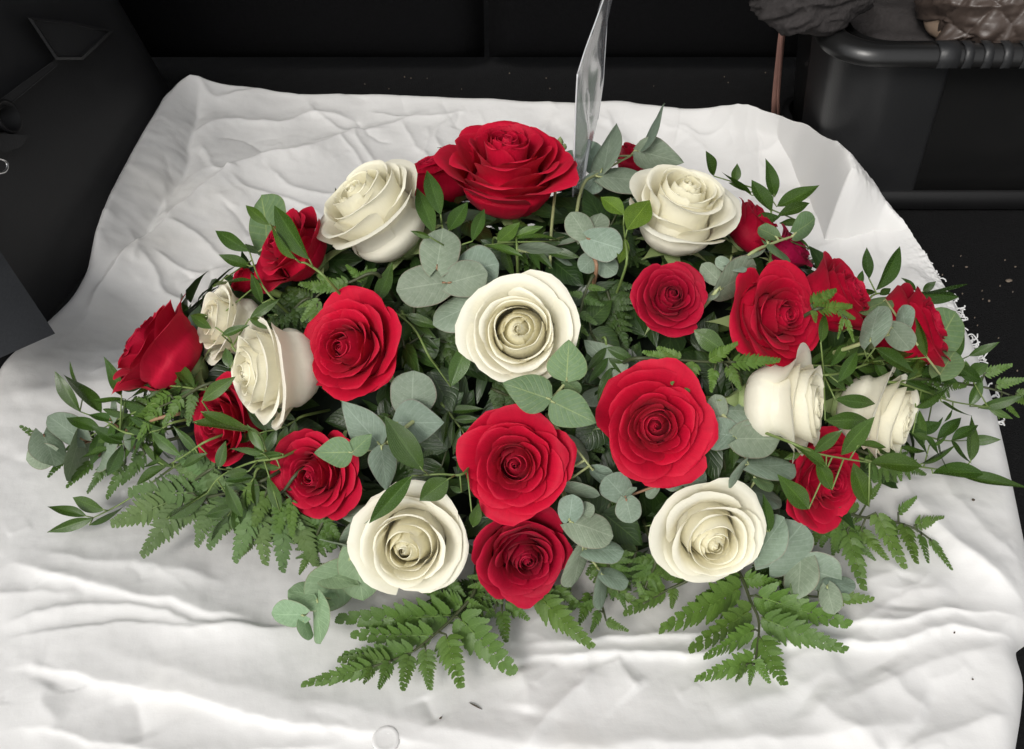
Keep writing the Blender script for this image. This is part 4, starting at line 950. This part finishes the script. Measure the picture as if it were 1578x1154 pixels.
euc(7, [(412, 296, 258, 250, .28, 'ovate', .006), (490, 140, 338, 150, .42, 'ovate', .004), (432, 180, 385, 292, .7, None, -.006)],
    'narrow eucalyptus leaves left of the front left cream rose', .006)
euc(2, [(1180, 880, 1465, 890, .2, 'ovate', .004), (1520, 780, 1210, 800, .6, None, -.02), (1400, 900, 1500, 960, .5, None, -.01)], 'dark narrow eucalyptus leaf under the top red rose', -.006)

# ---- ruscus (narrow glossy leaves)
rus(4, [(325, 890, 212, 845, .46), (262, 912, 122, 878, .2), (284, 920, 120, 970, .28), (272, 944, 402, 872, .2)], 'ruscus tip lying alone on the sheet at lower left', .004, [(600, 720), (470, 810), (380, 870), (285, 918)])
rus(4, [(240, 542, 148, 395, .32, None, .006), (315, 545, 178, 408, .2), (250, 482, 202, 360, .22), (386, 484, 322, 343, .32, None, .008), (400, 495, 285, 498, .12)], 'upright ruscus leaves left of the far left red rose', .022, [(430, 620), (330, 575), (238, 540)])
rus(4, [(572, 738, 450, 640, .28), (548, 735, 438, 802, .24), (660, 692, 568, 590, .28), (600, 700, 490, 610, .3), (690, 690, 600, 740, .3), (520, 720, 460, 740, .25)], 'tangled ruscus sprig below the far left red rose', .02, [(700, 640), (620, 690), (545, 735)])
rus(4, [(730, 742, 757, 643, .42, None, .012), (838, 752, 744, 768, .38, None, .010), (545, 922, 706, 806, .27, None, .016), (816, 918, 754, 792, .32, None, .008), (948, 892, 904, 768, .34, None, .006), (890, 690, 770, 672, .28, None, .01), (960, 690, 860, 705, .3), (950, 740, 850, 735, .3)], 'ruscus leaves over the fern under the lower left red rose', .022, [(960, 700), (850, 720), (740, 770), (690, 830)])
rus(4, [(640, 578, 828, 612, .17, None, .01), (668, 540, 860, 612, .17, None, .01), (892, 682, 832, 585, .3, None, .006), (672, 502, 792, 415, .36, None, .012)], 'narrow ruscus leaves lying over the lower left red rose', .034, [(700, 560), (860, 605), (900, 680)], (1.15, 1.1, 1))
rus(4, [(706, 245, 632, 198, .42), (742, 268, 842, 232, .3, None, .014), (772, 386, 756, 312, .5), (840, 210, 945, 240, .3, None, .012)], 'ruscus leaves around the rear left cream rose', .018, [(800, 330), (770, 280), (720, 240)])
rus(9, [(802, 836, 652, 746, .32), (800, 900, 666, 850, .36), (640, 990, 812, 962, .13), (856, 1062, 806, 930, .34), (800, 1132, 932, 1042, .28), (642, 1142, 543, 1114, .42)], 'dark ruscus leaves left of the upper left red rose', .006, [(900, 1040), (840, 950), (800, 836)])
rus(9, [(888, 722, 784, 636, .3, None, .006), (1000, 870, 890, 708, .22, None, .01), (1060, 872, 908, 636, .28, None, .012)], 'ruscus sprig crossing in front of the upper left red rose', .048, [(1130, 950), (1050, 890), (1000, 868), (905, 730)], (1.1, 1.1, 1))
rus(2, [(742, 674, 662, 418, .38, None, .012), (705, 780, 605, 518, .36, None, .004), (785, 765, 895, 598, .5), (922, 825, 992, 638, .36, None, .006), (685, 805, 566, 765, .26, None, .03)], 'glossy ruscus leaves between upper left cream and top red rose', .018, [(800, 900), (760, 780), (735, 670)])
rus(2, [(1065, 830, 1196, 715, .52, None, .004), (1435, 822, 1165, 812, .16), (990, 850, 1214, 912, .24), (1160, 800, 1330, 740, .3)], 'pale-veined ruscus sprig under the top red rose', .012, [(1180, 900), (1175, 800), (1180, 740)], (1.3, 1.25, 1))
rus(5, [(330, 185, 398, 8, .36), (645, 538, 728, 328, .36, None, .006), (450, 232, 600, 290, .3, None, -.004), (270, 120, 290, 20, .3, None, -.01)], 'ruscus leaves left below the large round eucalyptus', .004, [(560, 420), (480, 280), (340, 180)])
rus(5, [(526, 892, 364, 660, .42, None, .010), (482, 914, 298, 1118, .30, None, .022), (635, 928, 512, 1022, .66, None, .016), (740, 1132, 762, 1030, .5), (690, 985, 640, 960, .5)], 'dark glossy ruscus leaves over the top of the front left cream rose', .030, [(700, 905), (600, 908), (490, 915)])
rus(7, [(985, 398, 1046, 542, .42), (252, 312, 226, 165, .34)], 'bright ruscus leaf under the lowest dark red rose', .006, None, (1.2, 1.2, 1))
rus(3, [(542, 588, 515, 503, .5), (746, 658, 714, 528, .42, None, .004), (752, 690, 895, 618, .36), (755, 722, 862, 678, .36), (732, 705, 668, 600, .5), (612, 610, 620, 545, .55), (678, 736, 765, 722, .5), (668, 652, 568, 574, .16), (862, 832, 780, 768, .2), (830, 740, 760, 745, .3), (660, 640, 590, 610, .4)], 'upright ruscus sprig right of the upper right cream rose', -.004, [(720, 900), (730, 800), (735, 700), (742, 640)])
rus(3, [(242, 718, 164, 658, .62, None, .006), (252, 768, 328, 668, .72, None, .010), (250, 800, 225, 880, .5)], 'bright yellow-green leaves left of the upper right cream rose', .024, [(250, 880), (245, 800), (240, 750)], (2.0, 1.7, 1.1))
rus(6, [(1038, 112, 1030, 2, .36), (1062, 152, 1146, -2, .3), (1000, 152, 1016, 82, .3), (1202, 152, 1148, 108, .42), (1225, 158, 1272, 120, .5), (1200, 162, 1384, 130, .13), (1200, 164, 1352, 176, .11), (1075, 168, 1114, 145, .6), (1060, 160, 985, 140, .16)], 'dark ruscus leaves standing above the far right red rose', -.004, [(1000, 260), (1050, 170), (1130, 165), (1210, 158)], (.8, .85, 1))
rus(6, [(930, 472, 997, 364, .36, None, .01), (870, 335, 884, 228, .36, None, .02), (1060, 352, 1198, 440, .36, None, .02), (1092, 412, 968, 408, .2), (1240, 385, 1200, 243, .16, None, .04), (1005, 312, 942, 390, .5), (885, 605, 1034, 602, .42, None, .02), (920, 532, 1060, 548, .36, None, .02), (960, 340, 900, 420, .4), (1180, 400, 1290, 330, .3)], 'ruscus sprig below the three right red roses', .008, [(860, 450), (940, 440), (1060, 400), (1150, 395)])
rus(6, [(888, 768, 768, 688, .32), (845, 716, 948, 638, .36), (940, 726, 1058, 592, .36), (908, 848, 858, 738, .42), (1038, 905, 984, 752, .42, None, -.006), (828, 914, 718, 792, .42, None, -.004), (1040, 755, 1224, 765, .3, None, -.01), (1000, 692, 1098, 700, .22), (800, 720, 740, 740, .4, None, -.02)], 'bright ruscus sprig crossing over the lower right red rose', .046, [(760, 680), (850, 718), (950, 738), (1040, 752)], (1.15, 1.15, 1))
rus(6, [(1388, 556, 1432, 448, .42), (1418, 562, 1580, 520, .26), (1200, 560, 1328, 478, .3), (1228, 690, 1214, 568, .3), (1385, 442, 1455, 408, .7), (1190, 650, 1248, 672, .4), (1330, 560, 1300, 610, .3), (1290, 540, 1400, 590, .2), (1450, 560, 1540, 600, .25)], 'ruscus sprig trailing past the far right cream rose', .014, [(1100, 470), (1220, 500), (1330, 540), (1470, 560)])
rus(6, [(1392, 748, 1394, 586, .36, None, .016), (1222, 756, 1340, 692, .26), (1260, 790, 1442, 790, .17), (1350, 795, 1600, 842, .14), (1248, 692, 1312, 655, .3), (1150, 700, 1240, 712, .25), (1300, 770, 1370, 760, .3)], 'long ruscus tip lying on the sheet at the right', .012, [(1050, 750), (1200, 765), (1330, 785), (1440, 815)])
rus(6, [(692, 995, 668, 858, .32, None, .008), (428, 290, 545, 372, .5, None, .004)], 'ruscus leaf right of the front right cream rose', .010, [(760, 1060), (692, 995)])

# ---- leatherleaf fern fronds
fern(7, [(820, 585, 330, 600, .36), (745, 668, 388, 668, .40), (660, 738, 358, 752, .42), (560, 778, 335, 772, .5), (480, 802, 182, 882, .34), (850, 585, 1092, 832, .55), (800, 662, 862, 888, .55), (712, 722, 730, 898, .55), (642, 748, 614, 902, .55), (562, 778, 513, 892, .55), (488, 802, 448, 872, .6), (870, 540, 700, 470, .5), (880, 520, 980, 560, .55)],
    'large fern frond pointing left on the sheet at the front', .004, [(930, 460), (850, 570), (745, 668), (640, 745), (480, 802)], (1.0, 1.0, 1.0))
fern(8, [(600, 372, 318, 524, .46), (632, 450, 416, 594, .46), (642, 520, 470, 618, .45), (640, 622, 438, 696, .45), (640, 402, 972, 508, .42), (662, 480, 957, 597, .44), (655, 540, 742, 710, .55), (642, 622, 692, 707, .5), (632, 640, 622, 712, .5), (612, 640, 575, 700, .5), (590, 340, 440, 420, .5), (600, 340, 730, 360, .55)],
    'large fern frond pointing at the camera below the front right cream rose', .006, [(590, 330), (625, 420), (655, 500), (640, 640)], (1.08, 1.1, 1.0))
fern(8, [(330, 380, 185, 468, .5), (300, 385, 270, 300, .5), (360, 372, 350, 445, .6), (400, 350, 310, 320, .5), (260, 420, 230, 350, .5)], 'short fern frond between the lowest dark red and front right cream rose', .004, [(430, 320), (330, 385), (250, 430)])
fern(8, [(130, 372, 248, 436, .42), (70, 395, 30, 500, .5), (100, 455, 70, 528, .5), (122, 490, 198, 526, .5), (20, 420, -30, 480, .5), (90, 430, 10, 440, .5)], 'small fern tip pointing down right of the lowest dark red rose', .002, [(90, 330), (100, 400), (122, 490)])
fern(8, [(962, 172, 1022, 380, .42), (1062, 112, 1166, 308, .38), (1160, 152, 1206, 286, .46), (1196, 156, 1302, 132, .52), (1140, 112, 1208, 58, .5), (1220, 190, 1246, 286, .4), (1252, 205, 1328, 312, .26), (1010, 172, 1102, 276, .4), (922, 132, 914, 264, .36), (1040, 62, 1084, 4, .5), (1000, 100, 930, 70, .5), (1110, 130, 1140, 250, .4)],
    'fern frond spreading on the sheet at lower right under the lower right red rose', .006, [(900, 60), (980, 120), (1100, 140), (1200, 170), (1290, 240)], (1.05, 1.05, 1.05))
fern(8, [(880, 405, 1058, 418, .42), (900, 420, 930, 470, .5), (860, 400, 900, 340, .5)], 'fern tip peeping out below the long right eucalyptus sprig', .003, [(760, 380), (880, 408)])
fern(7, [(1180, 482, 1422, 718, .44), (1110, 500, 1090, 590, .6), (1060, 520, 1155, 600, .6), (1040, 560, 1058, 694, .55), (1010, 560, 950, 610, .6), (1180, 490, 1340, 470, .5), (1260, 460, 1380, 540, .5), (1100, 480, 1080, 420, .5)], 'fern frond under the lowest dark red rose', .003, [(1000, 430), (1060, 500), (1180, 482)])
fern(4, [(640, 830, 400, 832, .52), (560, 860, 345, 942, .56), (600, 880, 455, 1054, .52), (680, 860, 560, 960, .5), (700, 880, 650, 1022, .5)], 'pale fern underside fanning left on the sheet below the far left red rose', .012, [(900, 780), (760, 830), (640, 850), (560, 865)], None, 'fern_back')
fern(4, [(770, 870, 690, 1034, .46), (820, 860, 745, 980, .5), (860, 870, 785, 1078, .44), (880, 900, 895, 1090, .46), (960, 900, 955, 1114, .44), (1000, 900, 1075, 1095, .5), (800, 830, 700, 760, .5), (860, 820, 760, 740, .5), (920, 840, 1030, 960, .5), (760, 860, 640, 960, .46)], 'pale fern underside spreading below the small left front red rose', .012, [(1050, 780), (950, 830), (850, 850), (770, 865)], None, 'fern_back')
fern(4, [(900, 830, 850, 960, .46), (960, 850, 930, 1000, .44), (990, 850, 990, 990, .4), (860, 800, 800, 900, .5)], 'dark fern pinnae left of the small left front red rose', .018, [(1010, 760), (950, 830), (880, 800)])
fern(4, [(140, 660, 22, 592, .40), (190, 700, 122, 772, .5), (280, 718, 188, 808, .40), (340, 720, 262, 828, .38), (400, 722, 328, 852, .36), (440, 680, 432, 756, .5), (300, 640, 256, 596, .5), (390, 620, 360, 560, .5), (470, 690, 380, 800, .36)], 'dark fern frond at the far left tip under the eucalyptus', .004, [(560, 640), (430, 670), (280, 690), (150, 665)], (.75, .8, .9))
fern(4, [(560, 480, 440, 560, .4), (600, 490, 530, 590, .4), (640, 480, 620, 590, .4), (480, 540, 400, 640, .36), (520, 520, 440, 640, .36)], 'fern pinnae hanging under the far left red rose', .022, [(700, 440), (600, 490), (480, 540)])
fern(5, [(210, 100, 60, 130, .5), (240, 80, 330, 40, .5), (150, 110, 80, 60, .5), (120, 120, 0, 100, .5), (250, 70, 200, 20, .5), (60, 180, 0, 200, .5), (80, 190, 60, 330, .5), (90, 170, 10, 260, .5)], 'fern frond between upper left red and left centre red rose', .010, [(330, 60), (220, 95), (110, 130), (60, 180)], (1.05, 1.05, 1))
fern(6, [(560, 402, 732, 396, .36, None, .01), (430, 402, 402, 512, .5), (500, 425, 488, 505, .5), (545, 415, 592, 500, .5), (480, 395, 582, 335, .45), (380, 392, 300, 350, .55), (330, 390, 250, 365, .5), (370, 410, 350, 480, .5), (300, 395, 260, 450, .5)], 'bright fern frond between right centre red and right upper red rose', .016, [(220, 390), (330, 392), (450, 400), (570, 402)], (1.1, 1.1, 1))
fern(6, [(60, 140, 120, 150, .5), (45, 180, 115, 205, .5), (30, 230, 90, 270, .5), (20, 270, 60, 310, .5), (15, 290, 20, 355, .5), (40, 170, -20, 160, .5), (30, 220, -20, 240, .5)], 'dark fern frond right of the central cream rose', .002, [(80, 100), (50, 160), (20, 280)], (.8, .85, .9))
fern(6, [(835, 202, 928, 148, .5), (860, 216, 984, 206, .45), (845, 222, 852, 264, .6), (930, 226, 992, 252, .5), (960, 250, 985, 330, .3), (950, 245, 930, 320, .25)], 'small bright fern sprig lying over the right middle red rose', 0.040, [(846, 222), (880, 216), (930, 222)], (1.15, 1.1, 1))
fern(6, [(1440, 442, 1538, 412, .5), (1480, 482, 1582, 462, .5), (1490, 540, 1492, 600, .5), (1520, 555, 1562, 595, .5), (1390, 424, 1342, 396, .55), (1540, 520, 1610, 560, .5), (1400, 440, 1360, 490, .5), (1550, 510, 1630, 500, .4)], 'fern tip reaching the right picture edge', .008, [(1200, 460), (1380, 480), (1480, 500), (1590, 540)])

# ---- greenery filling the shaded gaps between the roses
def two_near(u, v, used):
    order = sorted(ROSES, key=lambda r: (r[0] - u) ** 2 + (r[1] - v) ** 2)
    for i, j in ((0, 1), (0, 2), (1, 2), (0, 3), (1, 3), (2, 3)):
        key = (order[i][2], order[j][2])
        if key not in used and key[::-1] not in used: used.add(key); return key
    return (order[0][2], order[4][2])
USED = {'f': set(), 's': set()}
def gap_fern(u, v, ang, Lpx, lift, tint=(.50, .54, .60)):  # dark tint puts the shade between the roses into the frond colour
    a, b = two_near(u, v, USED['f']); rng = random.Random(int(u * 3 + v))
    c, s = math.cos(ang), math.sin(ang); n = 7; leaves = []
    for i in range(n):
        q = i / n; bx, by = u + c * Lpx * q, v + s * Lpx * q; pl = Lpx * (0.62 - 0.42 * q)
        for sd in (-1, 1):
            g = ang + sd * math.radians(62 - 12 * q + rng.uniform(-8, 8))
            leaves.append((bx, by, bx + pl * math.cos(g), by + pl * math.sin(g), .5))
    leaves.append((u + c * Lpx * .95, v + s * Lpx * .95, u + c * Lpx * 1.3, v + s * Lpx * 1.3, .5))
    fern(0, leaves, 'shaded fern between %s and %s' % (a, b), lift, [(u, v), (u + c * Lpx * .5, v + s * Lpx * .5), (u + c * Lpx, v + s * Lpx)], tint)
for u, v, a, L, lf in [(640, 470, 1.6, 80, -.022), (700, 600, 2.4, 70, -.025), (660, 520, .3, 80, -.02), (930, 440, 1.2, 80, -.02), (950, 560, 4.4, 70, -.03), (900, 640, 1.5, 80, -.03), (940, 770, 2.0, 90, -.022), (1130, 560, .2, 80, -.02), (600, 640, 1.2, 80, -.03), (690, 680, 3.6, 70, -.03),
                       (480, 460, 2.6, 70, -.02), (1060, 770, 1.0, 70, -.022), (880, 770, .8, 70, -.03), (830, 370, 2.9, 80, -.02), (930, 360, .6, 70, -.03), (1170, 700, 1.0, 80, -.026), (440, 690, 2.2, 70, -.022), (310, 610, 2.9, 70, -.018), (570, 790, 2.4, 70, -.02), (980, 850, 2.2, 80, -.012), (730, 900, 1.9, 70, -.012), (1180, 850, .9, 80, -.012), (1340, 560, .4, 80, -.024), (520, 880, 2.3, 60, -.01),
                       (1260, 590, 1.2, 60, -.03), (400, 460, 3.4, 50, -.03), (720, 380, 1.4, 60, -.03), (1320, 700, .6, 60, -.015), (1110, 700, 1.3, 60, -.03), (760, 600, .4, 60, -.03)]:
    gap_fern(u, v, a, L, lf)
def salal(z, leaves, lift, tint=None):
    u, v = zp(z, leaves[0][0], leaves[0][1]); a, b = two_near(u, v, USED['s'])
    sprig('salal_sprig', z, leaves, 'broad dark leaves between %s and %s' % (a, b), 'salal', 'broad dark filler leaves', 'ovate', 'salal', lift, None, 'stem_dark', 0.0012, tint)
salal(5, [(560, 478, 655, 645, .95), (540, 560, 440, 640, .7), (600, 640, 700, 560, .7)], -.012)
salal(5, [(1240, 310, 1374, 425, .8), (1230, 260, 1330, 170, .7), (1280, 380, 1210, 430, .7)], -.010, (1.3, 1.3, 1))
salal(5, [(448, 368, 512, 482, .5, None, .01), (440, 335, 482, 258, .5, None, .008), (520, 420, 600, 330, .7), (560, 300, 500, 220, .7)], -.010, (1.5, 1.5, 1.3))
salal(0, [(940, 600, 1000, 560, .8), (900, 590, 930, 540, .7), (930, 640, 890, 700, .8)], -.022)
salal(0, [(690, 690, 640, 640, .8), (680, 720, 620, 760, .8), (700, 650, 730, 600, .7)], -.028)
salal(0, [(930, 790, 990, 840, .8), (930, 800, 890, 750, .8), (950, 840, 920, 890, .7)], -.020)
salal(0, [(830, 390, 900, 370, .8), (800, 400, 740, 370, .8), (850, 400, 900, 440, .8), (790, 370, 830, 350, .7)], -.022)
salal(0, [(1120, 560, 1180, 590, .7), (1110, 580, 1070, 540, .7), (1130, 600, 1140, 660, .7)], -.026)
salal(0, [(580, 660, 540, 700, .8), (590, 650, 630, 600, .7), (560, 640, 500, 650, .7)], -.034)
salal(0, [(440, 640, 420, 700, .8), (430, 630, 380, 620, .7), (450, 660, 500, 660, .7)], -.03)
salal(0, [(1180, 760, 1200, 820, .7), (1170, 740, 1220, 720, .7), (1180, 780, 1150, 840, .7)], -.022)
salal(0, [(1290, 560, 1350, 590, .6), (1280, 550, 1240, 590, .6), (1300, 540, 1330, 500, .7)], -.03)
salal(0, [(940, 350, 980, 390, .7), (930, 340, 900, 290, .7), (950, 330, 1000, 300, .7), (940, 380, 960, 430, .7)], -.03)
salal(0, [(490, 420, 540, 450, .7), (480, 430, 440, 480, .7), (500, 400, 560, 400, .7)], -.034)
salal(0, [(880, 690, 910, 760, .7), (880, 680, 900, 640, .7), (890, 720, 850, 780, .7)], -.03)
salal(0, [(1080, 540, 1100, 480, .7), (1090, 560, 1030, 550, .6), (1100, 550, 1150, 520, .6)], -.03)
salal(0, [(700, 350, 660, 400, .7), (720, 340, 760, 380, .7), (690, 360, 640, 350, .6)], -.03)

# skirt of fronds round the foot of the spray
def skirt_fern(u, v, ang, Lpx, label, lift=.004, tint=(.85, .88, .9), mat='fern'):
    rng = random.Random(int(u + v * 5)); c, s = math.cos(ang), math.sin(ang); n = 6; leaves = []
    for i in range(n):
        q = i / n; bx, by = u + c * Lpx * q, v + s * Lpx * q; pl = Lpx * (0.66 - 0.42 * q)
        for sd in (-1, 1):
            g = ang + sd * math.radians(60 - 14 * q + rng.uniform(-8, 8)); leaves.append((bx, by, bx + pl * math.cos(g), by + pl * math.sin(g), .48))
    leaves.append((u + c * Lpx * .93, v + s * Lpx * .93, u + c * Lpx * 1.35, v + s * Lpx * 1.35, .45))
    fern(0, leaves, label, lift, [(u, v), (u + c * Lpx * .5, v + s * Lpx * .5), (u + c * Lpx, v + s * Lpx)], tint, mat)
skirt_fern(500, 800, 2.0, 70, 'fern frond left of the front left cream rose beside the eucalyptus')
skirt_fern(440, 770, 2.25, 85, 'fern frond below and left of the small left front red rose')
skirt_fern(330, 720, 2.55, 90, 'fern frond directly below the lower left red rose', .006, (.95, 1, 1), 'fern_back')
skirt_fern(250, 640, 2.75, 80, 'fern frond below the far left red rose stem', .010)
skirt_fern(760, 890, 2.0, 60, 'fern frond below the gap between front left cream and dark red rose')
skirt_fern(690, 890, 1.9, 60, 'fern frond directly below the front left cream rose')
skirt_fern(930, 850, 1.2, 70, 'fern frond right of the lowest dark red rose under the eucalyptus')
skirt_fern(1010, 860, 1.9, 60, 'fern frond left of the front right cream rose')
skirt_fern(1190, 820, .9, 70, 'fern frond behind the long right eucalyptus sprig')
skirt_fern(1270, 790, .75, 80, 'fern frond below the lower right red rose', .004, (.9, .9, .95))
skirt_fern(1340, 700, .35, 70, 'fern frond below the far right cream rose', .006)
skirt_fern(1390, 590, .05, 75, 'fern frond right of the far right cream rose under ruscus', .004)
skirt_fern(300, 600, 2.95, 70, 'fern frond right below the far left red rose', .004, (.7, .75, .8))
# extra ruscus thickening both ends of the spray
def end_ruscus(u, v, ang, Lpx, label, lift, n=5, tint=(.8, .85, .9)):
    rng = random.Random(int(u * 2 + v * 3)); leaves = []; st = [(u, v)]; x, y, a = u, v, ang
    for i in range(n):
        a += rng.uniform(-.18, .18); x += Lpx / n * math.cos(a); y += Lpx / n * math.sin(a); st.append((x, y)); ll = rng.uniform(38, 58)
        for sd in ((-1, 1) if i < n - 1 else (0,)):
            g = a + sd * math.radians(rng.uniform(28, 60)); leaves.append((x, y, x + ll * math.cos(g), y + ll * math.sin(g), rng.uniform(.24, .36)))
    rus(0, leaves, label, lift, st, tint)
for a_ in [(250, 620, 2.85, 130, 'ruscus sprig under the far left eucalyptus pointing left', .016), (270, 650, 2.55, 110, 'ruscus sprig pointing down left below the far left red rose', .018), (320, 600, 3.2, 100, 'dark ruscus sprig between far left red and lower left red rose', .010),
           (400, 720, 2.2, 90, 'ruscus sprig hanging over the pale fern at lower left', .018), (470, 640, 2.6, 80, 'ruscus sprig between left cream and small left front red rose', -.004),
           (1310, 600, .15, 130, 'ruscus sprig behind the far right cream rose pointing right', -.006), (1370, 590, -.1, 130, 'ruscus sprig reaching right above the far right cream rose', .008), (1380, 660, .35, 110, 'ruscus sprig right below the far right cream rose', .010),
           (1330, 545, .5, 90, 'ruscus sprig under the far right red rose', .004), (1230, 560, .3, 90, 'dark ruscus sprig above the right cream rose', -.006), (1100, 640, .9, 80, 'ruscus sprig between right centre red and right cream rose', -.012),
           (680, 620, 1.0, 80, 'ruscus sprig left of the front centre red rose', -.010), (930, 520, 1.3, 80, 'ruscus sprig right of the central cream rose', -.006), (620, 480, 1.2, 80, 'ruscus sprig right of the left centre red rose', -.010), (760, 370, .2, 80, 'ruscus sprig between top red and central cream rose', -.008)]:
    end_ruscus(*a_)
# the unsorted mass of small shaded leaves deep inside the spray
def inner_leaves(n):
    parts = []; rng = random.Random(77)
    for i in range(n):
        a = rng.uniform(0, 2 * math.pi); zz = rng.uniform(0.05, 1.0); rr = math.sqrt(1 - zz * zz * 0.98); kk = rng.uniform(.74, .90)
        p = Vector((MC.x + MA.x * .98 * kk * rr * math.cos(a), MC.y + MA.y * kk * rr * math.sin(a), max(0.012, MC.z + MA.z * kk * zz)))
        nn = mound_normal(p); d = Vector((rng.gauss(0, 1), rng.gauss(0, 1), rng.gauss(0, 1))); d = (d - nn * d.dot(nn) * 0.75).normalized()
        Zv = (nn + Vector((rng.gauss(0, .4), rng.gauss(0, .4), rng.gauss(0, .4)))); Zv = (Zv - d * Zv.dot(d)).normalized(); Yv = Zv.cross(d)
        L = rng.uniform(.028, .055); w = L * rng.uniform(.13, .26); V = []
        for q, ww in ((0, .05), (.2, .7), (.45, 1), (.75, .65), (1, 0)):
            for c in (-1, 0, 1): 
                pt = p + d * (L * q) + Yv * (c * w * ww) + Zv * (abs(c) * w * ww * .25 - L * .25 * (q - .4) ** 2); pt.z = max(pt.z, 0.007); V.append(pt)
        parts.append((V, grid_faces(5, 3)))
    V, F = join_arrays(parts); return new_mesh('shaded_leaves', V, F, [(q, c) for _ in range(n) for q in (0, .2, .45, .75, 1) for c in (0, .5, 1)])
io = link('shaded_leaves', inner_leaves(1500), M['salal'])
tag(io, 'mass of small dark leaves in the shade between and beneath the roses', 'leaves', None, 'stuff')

# thin bud stalk beside the top rose
bs = empty('bud_stalk', on_mound(848, 420, -.03)); bo = Vector(bs.location)
tag(bs, 'thin upright green stalk with tiny buds right of the top red rose', 'stalk')
tube('stem', smooth_path([bo, on_mound(848, 390, -0.01), on_mound(851, 340, -.02), at_y(862, 240, .07), at_y(864, 222, .07)], 5), 0.0012, M['stem_pale'], bs, 7)
for u, v, q in ((863, 219, .0040), (870, 226, .0026), (858, 230, .0024)):
    p = at_y(u, v, .07) - bo
    V, F, UV = tube_arrays([p + Vector((0, 0, -1.2 * q)), p + Vector((0, 0, -.6 * q)), p, p + Vector((0, 0, .7 * q)), p + Vector((0, 0, 1.3 * q))], [.2 * q, .7 * q, .8 * q, .5 * q, .08 * q], 8)
    link('bud', new_mesh('bud', V, F, UV), M['sepal'], bs)

# ------------------------------------------------------------------ clear card sleeve on its pick, seen almost edge-on
cs = empty('card_sleeve', at_y(886, 330, .02)); cso = Vector(cs.location)
tag(cs, 'tall clear cellophane card sleeve standing up behind the top red rose', 'card sleeve')
NEAR = [(882, 326), (884, 260), (886, 200), (888, 150), (890, 114), (902, 76), (916, 38), (929, 2), (945, -45)]
FAR = [(892, 322), (902, 268), (912, 224), (921, 184), (929, 130), (931, 100), (934, 55), (937, 8), (948, -44)]
def film(off, seed):
    V = []; nr, ncol = 41, 15
    L = smooth_path([at_y(u, v, .030) for u, v in NEAR], 5); Rr = smooth_path([at_y(u, v, .085) for u, v in FAR], 5)
    for i in range(nr):
        a, b = L[i], Rr[i]
        for j in range(ncol):
            q = j / (ncol - 1); p = a.lerp(b, q)
            bulge = math.sin(math.pi * q)
            p = p + Vector((off * bulge + 0.0016 * math.sin(9 * q + i * .35 + seed) * bulge + .0012 * math.sin(.5 * i + seed * 3) * bulge, 0, 0))
            V.append(p - cso)
    return link('film', new_mesh('film', V, grid_faces(nr, ncol)), M['film'], cs)
film(.0022, 1.0); film(-.0022, 4.0)
tube('edge', smooth_path([at_y(u, v, .029) for u, v in NEAR[:5]], 4), 0.0007, M['clear_rim'], cs, 6)
tube('edge', smooth_path([at_y(u, v, .029) for u, v in NEAR[4:]], 4), 0.0005, M['clear_rim'], cs, 6)
tube('edge', smooth_path([at_y(u, v, .086) for u, v in FAR[3:]], 4), 0.0005, M['clear_rim'], cs, 6)
tube('pick', [at_y(893, 330, .028), at_y(900, 270, .05), at_y(908, 215, .06)], 0.0016, M['film'], cs, 8)
